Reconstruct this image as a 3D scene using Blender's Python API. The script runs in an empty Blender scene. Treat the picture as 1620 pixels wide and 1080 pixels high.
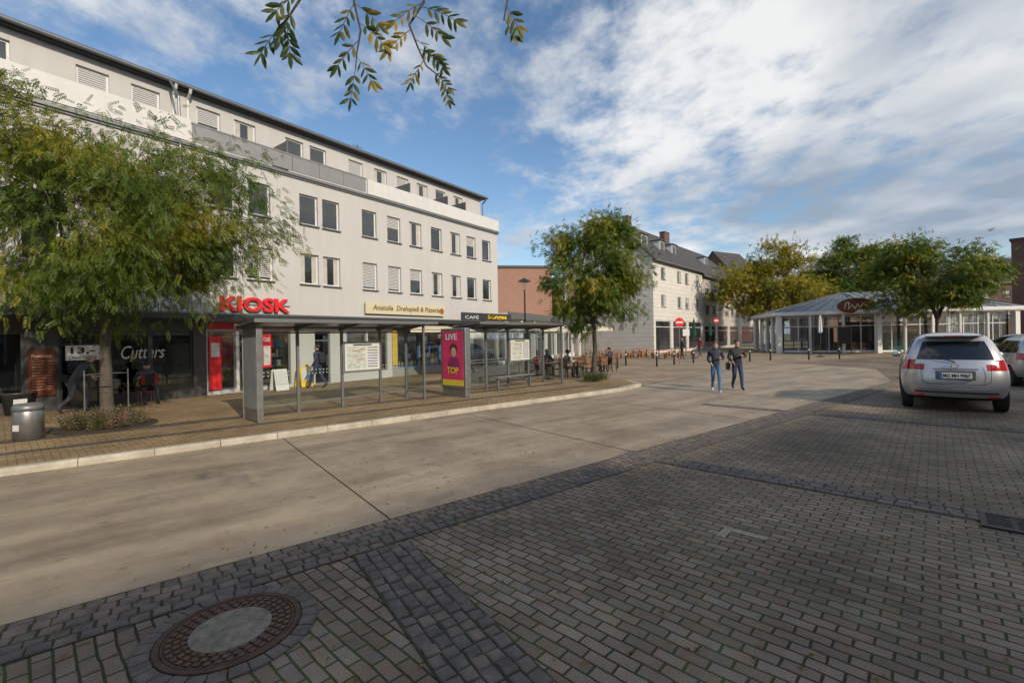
import bpy, math, random, bmesh
import numpy as np
from mathutils import Vector, Matrix
RN=random.Random(11)
scene=bpy.context.scene
COL=scene.collection
# ------------------------------------------------------------------ materials
MATS={}
def newmat(name):
    m=bpy.data.materials.new(name); m.use_nodes=True
    nt=m.node_tree; b=nt.nodes["Principled BSDF"]
    return m,nt,b
def mat(name,col,rough=.6,metal=0.,var=.15,vs=3.,bump=0.,bs=60.,spec=.5,emit=0.,coat=0.,streak=0.):
    if name in MATS: return MATS[name]
    m,nt,b=newmat(name); N=nt.nodes; K=nt.links
    tc=N.new('ShaderNodeTexCoord')
    b.inputs['Roughness'].default_value=rough; b.inputs['Metallic'].default_value=metal
    b.inputs['Specular IOR Level'].default_value=spec
    if coat: b.inputs['Coat Weight'].default_value=coat; b.inputs['Coat Roughness'].default_value=.05
    n=N.new('ShaderNodeTexNoise'); n.inputs['Scale'].default_value=vs; n.inputs['Detail'].default_value=6; n.inputs['Roughness'].default_value=.65
    K.new(tc.outputs['Object'],n.inputs['Vector'])
    r=N.new('ShaderNodeMapRange'); r.inputs['From Min'].default_value=.3; r.inputs['From Max'].default_value=.7
    r.inputs['To Min'].default_value=1-var; r.inputs['To Max'].default_value=1+var*.5
    K.new(n.outputs['Fac'],r.inputs['Value']); fac=r.outputs['Result']
    if streak:
        mp=N.new('ShaderNodeMapping'); mp.inputs['Scale'].default_value=(2.2,2.2,.16); K.new(tc.outputs['Object'],mp.inputs['Vector'])
        q=N.new('ShaderNodeTexNoise'); q.inputs['Scale'].default_value=1.6; q.inputs['Detail'].default_value=7; K.new(mp.outputs[0],q.inputs['Vector'])
        r2=N.new('ShaderNodeMapRange'); r2.inputs['From Min'].default_value=.35; r2.inputs['From Max'].default_value=.62; r2.inputs['To Min'].default_value=1-streak; r2.inputs['To Max'].default_value=1
        K.new(q.outputs['Fac'],r2.inputs['Value']); mm_=N.new('ShaderNodeMath'); mm_.operation='MULTIPLY'; K.new(fac,mm_.inputs[0]); K.new(r2.outputs[0],mm_.inputs[1]); fac=mm_.outputs[0]
    v=N.new('ShaderNodeVectorMath'); v.operation='SCALE'; v.inputs[0].default_value=col[:3]
    K.new(fac,v.inputs['Scale']); K.new(v.outputs['Vector'],b.inputs['Base Color'])
    if emit:
        K.new(v.outputs['Vector'],b.inputs['Emission Color']); b.inputs['Emission Strength'].default_value=emit
    if bump:
        n2=N.new('ShaderNodeTexNoise'); n2.inputs['Scale'].default_value=bs; n2.inputs['Detail'].default_value=4
        K.new(tc.outputs['Object'],n2.inputs['Vector'])
        bp=N.new('ShaderNodeBump'); bp.inputs['Strength'].default_value=bump; bp.inputs['Distance'].default_value=.01
        K.new(n2.outputs['Fac'],bp.inputs['Height']); K.new(bp.outputs['Normal'],b.inputs['Normal'])
    MATS[name]=m; return m
def glassmat(name,tint,mixt=.5,rough=.03,fm=.6):
    m,nt,b=newmat(name); N=nt.nodes; K=nt.links
    out=N['Material Output']; N.remove(b)
    tr=N.new('ShaderNodeBsdfTransparent'); tr.inputs['Color'].default_value=(*tint,1)
    gl=N.new('ShaderNodeBsdfGlossy'); gl.inputs['Roughness'].default_value=rough; gl.inputs['Color'].default_value=(.9,.93,.95,1)
    fr=N.new('ShaderNodeFresnel'); fr.inputs['IOR'].default_value=1.45
    ad=N.new('ShaderNodeMath'); ad.operation='MULTIPLY_ADD'; ad.inputs[1].default_value=fm; ad.inputs[2].default_value=mixt
    ad.use_clamp=True
    K.new(fr.outputs[0],ad.inputs[0])
    mx=N.new('ShaderNodeMixShader'); K.new(ad.outputs[0],mx.inputs[0]); K.new(tr.outputs[0],mx.inputs[1]); K.new(gl.outputs[0],mx.inputs[2])
    K.new(mx.outputs[0],out.inputs['Surface']); MATS[name]=m; return m
def paving(name,c1,c2,cj,bw,bh,ang,mort=.009,moss=.5,bstr=.5,off=.5,stain=(.7,1.15)):
    m,nt,b=newmat(name); N=nt.nodes; K=nt.links
    tc=N.new('ShaderNodeTexCoord'); mp=N.new('ShaderNodeMapping'); mp.inputs['Rotation'].default_value=(0,0,-ang)
    K.new(tc.outputs['Object'],mp.inputs['Vector'])
    nw=N.new('ShaderNodeTexNoise'); nw.inputs['Scale'].default_value=2.5; nw.inputs['Detail'].default_value=4
    K.new(tc.outputs['Object'],nw.inputs['Vector'])
    sb=N.new('ShaderNodeVectorMath'); sb.operation='SUBTRACT'; sb.inputs[1].default_value=(.5,.5,.5); K.new(nw.outputs['Color'],sb.inputs[0])
    sc=N.new('ShaderNodeVectorMath'); sc.operation='SCALE'; sc.inputs['Scale'].default_value=.05; K.new(sb.outputs[0],sc.inputs[0])
    av=N.new('ShaderNodeVectorMath'); av.operation='ADD'; K.new(mp.outputs[0],av.inputs[0]); K.new(sc.outputs[0],av.inputs[1])
    br=N.new('ShaderNodeTexBrick'); K.new(av.outputs[0],br.inputs['Vector'])
    br.offset=off; br.inputs['Scale'].default_value=1; br.inputs['Brick Width'].default_value=bw; br.inputs['Row Height'].default_value=bh
    br.inputs['Mortar Size'].default_value=mort; br.inputs['Mortar Smooth'].default_value=.35; br.inputs['Bias'].default_value=-.1
    br.inputs['Color1'].default_value=(*c1,1); br.inputs['Color2'].default_value=(*c2,1)
    nm=N.new('ShaderNodeTexNoise'); nm.inputs['Scale'].default_value=1.3; nm.inputs['Detail'].default_value=5; K.new(tc.outputs['Object'],nm.inputs['Vector'])
    rm=N.new('ShaderNodeValToRGB'); rm.color_ramp.elements[0].position=.38; rm.color_ramp.elements[1].position=.58
    rm.color_ramp.elements[0].color=(*cj,1); rm.color_ramp.elements[1].color=(cj[0]+.02*moss,cj[1]+.06*moss,cj[2],1)
    K.new(nm.outputs['Fac'],rm.inputs['Fac']); K.new(rm.outputs['Color'],br.inputs['Mortar'])
    ns=N.new('ShaderNodeTexNoise'); ns.inputs['Scale'].default_value=.45; ns.inputs['Detail'].default_value=9; ns.inputs['Roughness'].default_value=.68
    K.new(tc.outputs['Object'],ns.inputs['Vector'])
    mr=N.new('ShaderNodeMapRange'); mr.inputs['From Min'].default_value=.36; mr.inputs['From Max'].default_value=.64
    mr.inputs['To Min'].default_value=stain[0]; mr.inputs['To Max'].default_value=stain[1]; K.new(ns.outputs['Fac'],mr.inputs['Value'])
    ng=N.new('ShaderNodeTexNoise'); ng.inputs['Scale'].default_value=120; ng.inputs['Detail'].default_value=3; K.new(tc.outputs['Object'],ng.inputs['Vector'])
    mg=N.new('ShaderNodeMapRange'); mg.inputs['From Min'].default_value=.3; mg.inputs['From Max'].default_value=.7; mg.inputs['To Min'].default_value=.6; mg.inputs['To Max'].default_value=1.35
    K.new(ng.outputs['Fac'],mg.inputs['Value'])
    mu=N.new('ShaderNodeMath'); mu.operation='MULTIPLY'; K.new(mr.outputs[0],mu.inputs[0]); K.new(mg.outputs[0],mu.inputs[1])
    vs=N.new('ShaderNodeVectorMath'); vs.operation='SCALE'; K.new(br.outputs['Color'],vs.inputs[0]); K.new(mu.outputs[0],vs.inputs['Scale'])
    tn=N.new('ShaderNodeTexNoise'); tn.inputs['Scale'].default_value=6; tn.inputs['Detail'].default_value=2; K.new(tc.outputs['Object'],tn.inputs['Vector'])
    tr=N.new('ShaderNodeValToRGB'); tr.color_ramp.elements[0].position=.35; tr.color_ramp.elements[0].color=(1.,.90,.80,1); tr.color_ramp.elements[1].position=.65; tr.color_ramp.elements[1].color=(.93,.97,1.,1)
    K.new(tn.outputs['Fac'],tr.inputs['Fac']); ml=N.new('ShaderNodeVectorMath'); ml.operation='MULTIPLY'; K.new(vs.outputs[0],ml.inputs[0]); K.new(tr.outputs[0],ml.inputs[1])
    K.new(ml.outputs[0],b.inputs['Base Color'])
    b.inputs['Roughness'].default_value=.8; b.inputs['Specular IOR Level'].default_value=.3
    inv=N.new('ShaderNodeMath'); inv.operation='SUBTRACT'; inv.inputs[0].default_value=1; K.new(br.outputs['Fac'],inv.inputs[1])
    ad=N.new('ShaderNodeMath'); ad.operation='MULTIPLY_ADD'; K.new(ng.outputs['Fac'],ad.inputs[0]); ad.inputs[1].default_value=.3; K.new(inv.outputs[0],ad.inputs[2])
    bp=N.new('ShaderNodeBump'); bp.inputs['Strength'].default_value=bstr; bp.inputs['Distance'].default_value=.012
    K.new(ad.outputs[0],bp.inputs['Height']); K.new(bp.outputs['Normal'],b.inputs['Normal'])
    MATS[name]=m; return m
def concrete(name,c,dark,streak_ang):
    m,nt,b=newmat(name); N=nt.nodes; K=nt.links
    tc=N.new('ShaderNodeTexCoord'); mp=N.new('ShaderNodeMapping'); mp.inputs['Rotation'].default_value=(0,0,-streak_ang)
    K.new(tc.outputs['Object'],mp.inputs['Vector'])
    m2=N.new('ShaderNodeMapping'); m2.inputs['Scale'].default_value=(.12,.9,1); K.new(mp.outputs[0],m2.inputs['Vector'])
    n1=N.new('ShaderNodeTexNoise'); n1.inputs['Scale'].default_value=1.5; n1.inputs['Detail'].default_value=8; n1.inputs['Roughness'].default_value=.62; K.new(m2.outputs[0],n1.inputs['Vector'])
    n2=N.new('ShaderNodeTexNoise'); n2.inputs['Scale'].default_value=.8; n2.inputs['Detail'].default_value=10; n2.inputs['Roughness'].default_value=.72; K.new(tc.outputs['Object'],n2.inputs['Vector'])
    n3=N.new('ShaderNodeTexNoise'); n3.inputs['Scale'].default_value=90; n3.inputs['Detail'].default_value=3; K.new(tc.outputs['Object'],n3.inputs['Vector'])
    a=N.new('ShaderNodeMath'); a.operation='ADD'; K.new(n1.outputs['Fac'],a.inputs[0]); K.new(n2.outputs['Fac'],a.inputs[1])
    a2=N.new('ShaderNodeMath'); a2.operation='MULTIPLY_ADD'; K.new(n3.outputs['Fac'],a2.inputs[0]); a2.inputs[1].default_value=.25; K.new(a.outputs[0],a2.inputs[2])
    r=N.new('ShaderNodeValToRGB'); e=r.color_ramp.elements; e[0].position=.0; e[1].position=1.
    mr=N.new('ShaderNodeMapRange'); mr.inputs['From Min'].default_value=.92; mr.inputs['From Max'].default_value=1.30; K.new(a2.outputs[0],mr.inputs['Value'])
    e[0].color=(*dark,1); e[1].color=(*c,1); K.new(mr.outputs[0],r.inputs['Fac'])
    vo=N.new('ShaderNodeTexNoise'); vo.inputs['Scale'].default_value=5.5; vo.inputs['Detail'].default_value=2; K.new(tc.outputs['Object'],vo.inputs['Vector'])
    mv=N.new('ShaderNodeMapRange'); mv.inputs['From Min'].default_value=.66; mv.inputs['From Max'].default_value=.74; mv.inputs['To Min'].default_value=1; mv.inputs['To Max'].default_value=.72; K.new(vo.outputs['Fac'],mv.inputs['Value'])
    vs=N.new('ShaderNodeVectorMath'); vs.operation='SCALE'; K.new(r.outputs[0],vs.inputs[0]); K.new(mv.outputs[0],vs.inputs['Scale'])
    K.new(vs.outputs[0],b.inputs['Base Color']); b.inputs['Roughness'].default_value=.6
    bp=N.new('ShaderNodeBump'); bp.inputs['Strength'].default_value=.25; bp.inputs['Distance'].default_value=.005
    K.new(n3.outputs['Fac'],bp.inputs['Height']); K.new(bp.outputs['Normal'],b.inputs['Normal'])
    MATS[name]=m; return m
def leafmat(name,ca,cb,cc,vs=.6,tl=.45):
    m,nt,b=newmat(name); N=nt.nodes; K=nt.links
    out=N['Material Output']; N.remove(b)
    g=N.new('ShaderNodeNewGeometry'); tc=N.new('ShaderNodeTexCoord')
    n=N.new('ShaderNodeTexNoise'); n.inputs['Scale'].default_value=vs; n.inputs['Detail'].default_value=3; K.new(tc.outputs['Object'],n.inputs['Vector'])
    a=N.new('ShaderNodeMath'); a.operation='MULTIPLY_ADD'; K.new(g.outputs['Random Per Island'],a.inputs[0]); a.inputs[1].default_value=.45
    s=N.new('ShaderNodeMapRange'); s.inputs['From Min'].default_value=.3; s.inputs['From Max'].default_value=.7; s.inputs['To Min'].default_value=-.12; s.inputs['To Max'].default_value=.65
    K.new(n.outputs['Fac'],s.inputs['Value']); K.new(s.outputs[0],a.inputs[2])
    r=N.new('ShaderNodeValToRGB'); e=r.color_ramp.elements; e[0].position=.1; e[0].color=(*ca,1); e[1].position=.98; e[1].color=(*cc,1)
    q=e.new(.58); q.color=(*cb,1); K.new(a.outputs[0],r.inputs['Fac'])
    d=N.new('ShaderNodeBsdfDiffuse'); K.new(r.outputs[0],d.inputs['Color'])
    t=N.new('ShaderNodeBsdfTranslucent'); K.new(r.outputs[0],t.inputs['Color'])
    gl=N.new('ShaderNodeBsdfGlossy'); gl.inputs['Roughness'].default_value=.5; gl.inputs['Color'].default_value=(.5,.5,.5,1)
    m1=N.new('ShaderNodeMixShader'); m1.inputs[0].default_value=tl; K.new(d.outputs[0],m1.inputs[1]); K.new(t.outputs[0],m1.inputs[2])
    m2=N.new('ShaderNodeMixShader'); m2.inputs[0].default_value=.05; K.new(m1.outputs[0],m2.inputs[1]); K.new(gl.outputs[0],m2.inputs[2])
    K.new(m2.outputs[0],out.inputs['Surface']); MATS[name]=m; return m
render_w=mat('render_plaster',(.50,.495,.485),.85,var=.05,vs=.5,bump=.25,bs=90,streak=.035)
render_top=mat('render_plaster_upper',(.50,.495,.485),.85,var=.05,vs=.6,bump=.25,bs=90,streak=.04)
white=mat('white_paint',(.66,.66,.64),.5,var=.06)
whiteplastic=mat('white_plastic',(.66,.67,.66),.35,var=.04)
parw=mat('parapet_white',(.62,.62,.61),.5,var=.06,streak=.05)
greymetal=mat('grey_metal',(.20,.21,.215),.45,.5,var=.15,vs=6)
darkmetal=mat('dark_metal',(.055,.06,.065),.45,.4,var=.2,vs=5)
steel=mat('brushed_steel',(.38,.39,.39),.38,.85,var=.25,vs=5)
black=mat('black_plastic',(.018,.018,.02),.5,var=.1)
rubber=mat('rubber',(.02,.02,.02),.85,var=.2)
darkglass=mat('dark_glass',(.012,.015,.017),.04,var=.1,spec=.8)
winglass=mat('window_glass',(.04,.046,.052),.04,var=.8,vs=.7,spec=1.)
shutter=mat('roller_shutter',(.50,.50,.49),.5,var=.06)
rooftile=mat('roof_tile',(.055,.053,.055),.75,var=.35,vs=2.5,bump=.6,bs=14)
darkstone=mat('dark_stone',(.055,.055,.055),.4,var=.3,vs=6,bump=.1)
red=mat('red_paint',(.62,.02,.025),.4,var=.08)
redsign=mat('red_letters',(.70,.02,.03),.35,var=.05)
cream=mat('cream_sign',(.58,.52,.36),.5,var=.05)
goldtext=mat('gold_text',(.10,.065,.025),.5)
yellow=mat('yellow_letters',(.85,.55,.02),.4,var=.05)
blue=mat('blue_frame',(.02,.12,.42),.4,var=.1)
bark=mat('bark',(.095,.08,.062),.9,var=.45,vs=14,bump=1.,bs=30)
wood=mat('wood',(.22,.10,.045),.55,var=.3,vs=8)
pink=mat('poster_pink',(.70,.05,.16),.35,var=.25,vs=2.5)
paper=mat('paper',(.60,.60,.57),.6,var=.05)
shopglass=glassmat('shop_glass',(.75,.8,.8),.06)
clearglass=glassmat('clear_glass',(.90,.94,.93),.025,fm=.45)
# ------------------------------------------------------------------ mesh builder
class M:
    def __init__(s): s.v=[]; s.f=[]; s.m=[]
    def add(s,vs,fs,m=0):
        o=len(s.v); s.v+= [tuple(p) for p in vs]
        for f in fs: s.f.append([i+o for i in f]); s.m.append(m)
        return s
    def box(s,x0,x1,y0,y1,z0,z1,m=0):
        return s.add([(x0,y0,z0),(x1,y0,z0),(x1,y1,z0),(x0,y1,z0),(x0,y0,z1),(x1,y0,z1),(x1,y1,z1),(x0,y1,z1)],
            [(0,3,2,1),(4,5,6,7),(0,1,5,4),(1,2,6,5),(2,3,7,6),(3,0,4,7)],m)
    def cbox(s,c,sx,sy,sz,m=0,rot=None):
        hx,hy,hz=sx/2,sy/2,sz/2
        vs=[Vector(p) for p in [(-hx,-hy,-hz),(hx,-hy,-hz),(hx,hy,-hz),(-hx,hy,-hz),(-hx,-hy,hz),(hx,-hy,hz),(hx,hy,hz),(-hx,hy,hz)]]
        if rot is not None: vs=[rot@v for v in vs]
        return s.add([v+Vector(c) for v in vs],[(0,3,2,1),(4,5,6,7),(0,1,5,4),(1,2,6,5),(2,3,7,6),(3,0,4,7)],m)
    def cyl(s,p0,p1,r0,r1=None,n=12,m=0,caps=True):
        r1=r0 if r1 is None else r1
        p0=Vector(p0); p1=Vector(p1); d=(p1-p0)
        if d.length<1e-6: return s
        d.normalize(); a=d.orthogonal().normalized(); b=d.cross(a)
        vs=[]
        for p,r in((p0,r0),(p1,r1)):
            for i in range(n):
                t=2*math.pi*i/n; vs.append(p+a*(r*math.cos(t))+b*(r*math.sin(t)))
        fs=[(i,(i+1)%n,n+(i+1)%n,n+i) for i in range(n)]
        if caps: fs+=[tuple(range(n-1,-1,-1)),tuple(range(n,2*n))]
        return s.add(vs,fs,m)
    def tube(s,pts,rs,n=8,m=0):
        for i in range(len(pts)-1): s.cyl(pts[i],pts[i+1],rs[i],rs[i+1],n,m,caps=(i==0 or i==len(pts)-2))
        return s
    def lathe(s,prof,n=20,m=0,c=(0,0,0)):
        vs=[]; 
        for r,z in prof:
            for i in range(n):
                t=2*math.pi*i/n; vs.append((c[0]+r*math.cos(t),c[1]+r*math.sin(t),c[2]+z))
        fs=[]
        for k in range(len(prof)-1):
            for i in range(n): fs.append((k*n+i,k*n+(i+1)%n,(k+1)*n+(i+1)%n,(k+1)*n+i))
        fs.append(tuple(range((len(prof)-1)*n,len(prof)*n))); fs.append(tuple(range(n-1,-1,-1)))
        return s.add(vs,fs,m)
    def ell(s,c,rx,ry,rz,m=0,n=12,k=8,rot=None):
        vs=[];fs=[]
        for j in range(k+1):
            ph=math.pi*j/k
            for i in range(n):
                t=2*math.pi*i/n; v=Vector((rx*math.sin(ph)*math.cos(t),ry*math.sin(ph)*math.sin(t),rz*math.cos(ph)))
                if rot is not None: v=rot@v
                vs.append(v+Vector(c))
        for j in range(k):
            for i in range(n): fs.append((j*n+i,(j+1)*n+i,(j+1)*n+(i+1)%n,j*n+(i+1)%n))
        return s.add(vs,fs,m)
    def extr(s,poly,z0,z1,m=0):
        n=len(poly)
        return s.add([(x,y,z0) for x,y in poly]+[(x,y,z1) for x,y in poly],
            [tuple(range(n-1,-1,-1)),tuple(range(n,2*n))]+[(i,(i+1)%n,n+(i+1)%n,n+i) for i in range(n)],m)
    def obj(s,name,mats,parent=None,loc=None,rotz=0,smooth=False,bevel=0):
        me=bpy.data.meshes.new(name); me.from_pydata(s.v,[],s.f)
        if not isinstance(mats,(list,tuple)): mats=[mats]
        for a in mats: me.materials.append(a)
        me.polygons.foreach_set('material_index',s.m)
        if smooth: me.polygons.foreach_set('use_smooth',[True]*len(me.polygons))
        me.update()
        o=bpy.data.objects.new(name,me); COL.objects.link(o)
        if loc is not None: o.location=loc
        o.rotation_euler[2]=rotz
        if parent is not None: o.parent=parent
        if bevel:
            b=o.modifiers.new('bevel','BEVEL'); b.width=bevel; b.segments=2; b.limit_method='ANGLE'
        return o
def tag(o,label,cat,group=None):
    o['label']=label; o['category']=cat
    if group: o['group']=group
    return o
def root(name,loc,rotz,label,cat,group=None):
    e=bpy.data.objects.new(name,None); COL.objects.link(e); e.location=loc; e.rotation_euler[2]=rotz; e.empty_display_size=.2
    return tag(e,label,cat,group)
def struct(o): o['kind']='structure'; return o
def copytree(o,loc,rotz=None,scale=None):
    n=o.copy(); COL.objects.link(n); n.location=loc
    if rotz is not None: n.rotation_euler[2]=rotz
    if scale: n.scale=(scale,)*3
    def rec(a,b):
        for ch in list(a.children):
            if ch==n: continue
            c=ch.copy(); COL.objects.link(c); c.parent=b; c.matrix_parent_inverse=ch.matrix_parent_inverse.copy(); rec(ch,c)
    rec(o,n); return n
def text(name,txt,w,h,m,parent,loc,ext=.01,shear=0,bold=0.,rotz=0,keep=False):
    cu=bpy.data.curves.new('t','FONT'); cu.body=txt; cu.size=1; cu.extrude=.02; cu.shear=shear; cu.offset=bold; cu.resolution_u=3
    to=bpy.data.objects.new('t',cu); COL.objects.link(to)
    dg=bpy.context.evaluated_depsgraph_get(); me=bpy.data.meshes.new_from_object(to.evaluated_get(dg))
    bpy.data.objects.remove(to)
    n=len(me.vertices); a=np.empty(n*3); me.vertices.foreach_get('co',a); a=a.reshape(-1,3)
    mn=a.min(0); mx=a.max(0); sz=mx-mn
    sx=w/sz[0]; sy=h/sz[1]
    b=np.empty_like(a); b[:,0]=(a[:,0]-(mn[0]+mx[0])/2)*sx; b[:,2]=(a[:,1]-(mn[1]+mx[1])/2)*sy; b[:,1]=-(a[:,2]-mn[2])/max(sz[2],1e-6)*ext
    me.vertices.foreach_set('co',b.ravel()); me.materials.clear(); me.materials.append(m); me.update()
    o=bpy.data.objects.new(name,me); COL.objects.link(o); o.parent=parent; o.location=loc; o.rotation_euler[2]=rotz
    return o
def wall(mb,x0,x1,z0,z1,ops,y=0,depth=.16,m=0,mr=None):
    mr=m if mr is None else mr
    xs=sorted(set([x0,x1]+[v for o in ops for v in o[:2] if x0<v<x1])); zs=sorted(set([z0,z1]+[v for o in ops for v in o[2:] if z0<v<z1]))
    for i in range(len(xs)-1):
        for j in range(len(zs)-1):
            cx=(xs[i]+xs[i+1])/2; cz=(zs[j]+zs[j+1])/2
            if any(o[0]<cx<o[1] and o[2]<cz<o[3] for o in ops): continue
            mb.add([(xs[i],y,zs[j]),(xs[i+1],y,zs[j]),(xs[i+1],y,zs[j+1]),(xs[i],y,zs[j+1])],[(0,1,2,3)],m)
    for a,b,c,d in ops:
        mb.add([(a,y,c),(b,y,c),(b,y,d),(a,y,d),(a,y+depth,c),(b,y+depth,c),(b,y+depth,d),(a,y+depth,d)],[(0,4,5,1),(1,5,6,2),(2,6,7,3),(3,7,4,0)],mr)
WCACHE={}
def window(parent,cx,z0,w,h,y,style=0,fm=None,sill=True,name='window'):
    """window in an opening; 0 glass,1 blind down,2 half blind,3 curtain"""
    fm=fm or whiteplastic
    key=(round(w,2),round(h,2),style,fm.name,sill)
    e=bpy.data.objects.new(name,None); COL.objects.link(e); e.parent=parent; e.location=(cx,y,z0)
    if key not in WCACHE:
        a=w/2; t=.065
        f=M(); f.box(-a,-a+t,.0,.07,0,h).box(a-t,a,.0,.07,0,h).box(-a+t,a-t,.0,.07,0,t).box(-a+t,a-t,.0,.07,h-t,h)
        if w>.9: f.box(-.025,.025,.005,.065,t,h-t)
        g=M(); g.box(-a+t,a-t,.03,.04,t,h-t)
        parts=[('frame',f,[fm]),('glass',g,[winglass])]
        if style in(1,2):
            s=M(); zt=t+.06 if style==1 else h*.55; k=int((h-zt)/.075)
            for i in range(k):
                z=zt+(h-t-zt)*i/k; zz=zt+(h-t-zt)*(i+1)/k
                s.box(-a+t,a-t,.018,.027,z+.022,zz)
            parts.append(('blind',s,[shutter]))
        if style==3:
            s=M(); n=9
            for sg in(-1,1):
                for i in range(n):
                    x=sg*(a-t-.003)-sg*i*.022; s.box(min(x,x-sg*.019),max(x,x-sg*.019),.018+.004*(i%2),.026+.004*(i%2),t,h-t)
            parts.append(('curtain',s,[MATS['curtain']]))
        if sill:
            s=M(); s.box(-a-.04,a+.04,-.2,-.0,-.05,-.003); parts.append(('sill',s,[greymetal]))
        WCACHE[key]=[mb.obj(nm,ms,e) for nm,mb,ms in parts]
    else:
        for o in WCACHE[key]:
            c=o.copy(); COL.objects.link(c); c.parent=e
    return e
mat('curtain',(.5,.48,.44),.8)
# ------------------------------------------------------------------ ground, road, pavement
ROADA=math.atan2(.62,.785)
r_=Vector((.785,.62)); r_.normalize(); n_=Vector((-r_.y,r_.x))
def RD(a,b): v=r_*a+n_*b; return (v.x,v.y)
PAVA=math.atan2(-.681,.732)
m_square=paving('paving_brick',(.235,.185,.14),(.35,.28,.215),(.045,.043,.025),.205,.102,PAVA,moss=1.,bstr=.8,stain=(.55,1.15))
m_side=paving('sidewalk_brick',(.29,.21,.115),(.39,.29,.165),(.075,.06,.04),.205,.102,math.radians(48.6),moss=.2,stain=(.7,1.2))
m_road=concrete('road_concrete',(.39,.315,.22),(.20,.155,.108),ROADA)
m_kerb=mat('kerb_stone',(.44,.40,.32),.8,var=.35,vs=2.5,bump=.3)
m_far=paving('square_paving',(.31,.25,.175),(.38,.31,.22),(.15,.12,.09),.6,.4,PAVA,moss=0,bstr=.2)
g=M(); s=900; g.add([(-s,-s,0),(s,-s,0),(s,s,0),(-s,s,0)],[(0,1,2,3)]); struct(g.obj('ground',m_square))
BR=(4.86,10.39)
rd=M(); pts=[RD(-25,BR[0]),RD(23,BR[0]),RD(30,7),RD(33,12.5),RD(15.3,BR[1]+.7),RD(13,BR[1]),RD(-25,BR[1])]
rd.add([(x,y,.004) for x,y in pts],[tuple(range(len(pts)))]); struct(rd.obj('road',m_road))
fs=M(); pts=[RD(15.35,11.2),RD(33,12.6),RD(60,6),RD(140,60),RD(20,140),RD(15.2,60)]
fs.add([(x,y,.004) for x,y in pts],[tuple(range(len(pts)))]); struct(fs.obj('square_paving',m_far))
jt=M()
for a in (-11.2,-6.8,-2.4,2.05,6.45,10.85,15.2,19.6):
    w=.009; p=[RD(a-w,BR[0]),RD(a+w,BR[0]),RD(a+w+.04,BR[1]),RD(a-w+.04,BR[1])]
    jt.add([(x,y,.008) for x,y in p],[(0,1,2,3)])
struct(jt.obj('road_joints',mat('joint_tar',(.035,.03,.025),.8)))
sw=M(); KB=BR[1]+.16
poly=[RD(-25,KB),RD(13,KB),RD(15.0,KB+.55),RD(15.6,KB+1.6),RD(15.6,60),RD(-25,60)]
n=len(poly); sw.add([(x,y,.12) for x,y in poly]+[(x,y,-.05) for x,y in poly],[tuple(range(n))]+[((i+1)%n,i,n+i,n+(i+1)%n) for i in range(n)]); struct(sw.obj('sidewalk',m_side))
kb=M(); a=-25.
while a<12.9:
    p=[RD(a+.004,BR[1]),RD(a+.996,BR[1]),RD(a+.996,KB-.002),RD(a+.004,KB-.002)]
    h=.125+RN.uniform(-.003,.003)
    q=[RD(a+.004,BR[1]+.03),RD(a+.996,BR[1]+.03)]
    kb.add([(p[0][0],p[0][1],-.02),(p[1][0],p[1][1],-.02),(p[2][0],p[2][1],-.02),(p[3][0],p[3][1],-.02),
            (p[0][0],p[0][1],h-.03),(p[1][0],p[1][1],h-.03),(q[1][0],q[1][1],h),(q[0][0],q[0][1],h),(p[2][0],p[2][1],h),(p[3][0],p[3][1],h)],
            [(0,1,5,4),(4,5,6,7),(7,6,8,9),(1,2,8,6,5),(3,0,4,7,9),(2,3,9,8)]); a+=1.
e0=[(13,BR[1]),(15.15,BR[1]+.5),(15.8,BR[1]+1.7)]; e1=[(13,KB),(15.0,KB+.55),(15.6,KB+1.6)]
for i in range(2):
    pp=[RD(*e0[i]),RD(*e0[i+1]),RD(*e1[i+1]),RD(*e1[i])]
    kb.extr(pp,-.02,.124)
struct(kb.obj('kerb',m_kerb,bevel=.006))
band=M(); 
for b0,b1 in((1.15,1.4),(2.5,2.95),):
    p=[RD(-25,KB+b0),RD(13,KB+b0),RD(13,KB+b1),RD(-25,KB+b1)]
    band.add([(x,y,.124) for x,y in p],[(0,1,2,3)])
struct(band.obj('sidewalk_band',paving('dark_setts',(.11,.095,.08),(.17,.145,.12),(.045,.04,.03),.12,.12,ROADA,moss=.2)))
m_sett=mat('basalt_sett',(.14,.118,.10),.7,var=.5,vs=7,bump=.8,bs=45)
m_sett2=mat('red_sett',(.185,.142,.115),.75,var=.4,vs=7,bump=.8,bs=45)
m_joint=mat('mossy_joint',(.046,.05,.025),.95,var=.5,vs=5)
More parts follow.
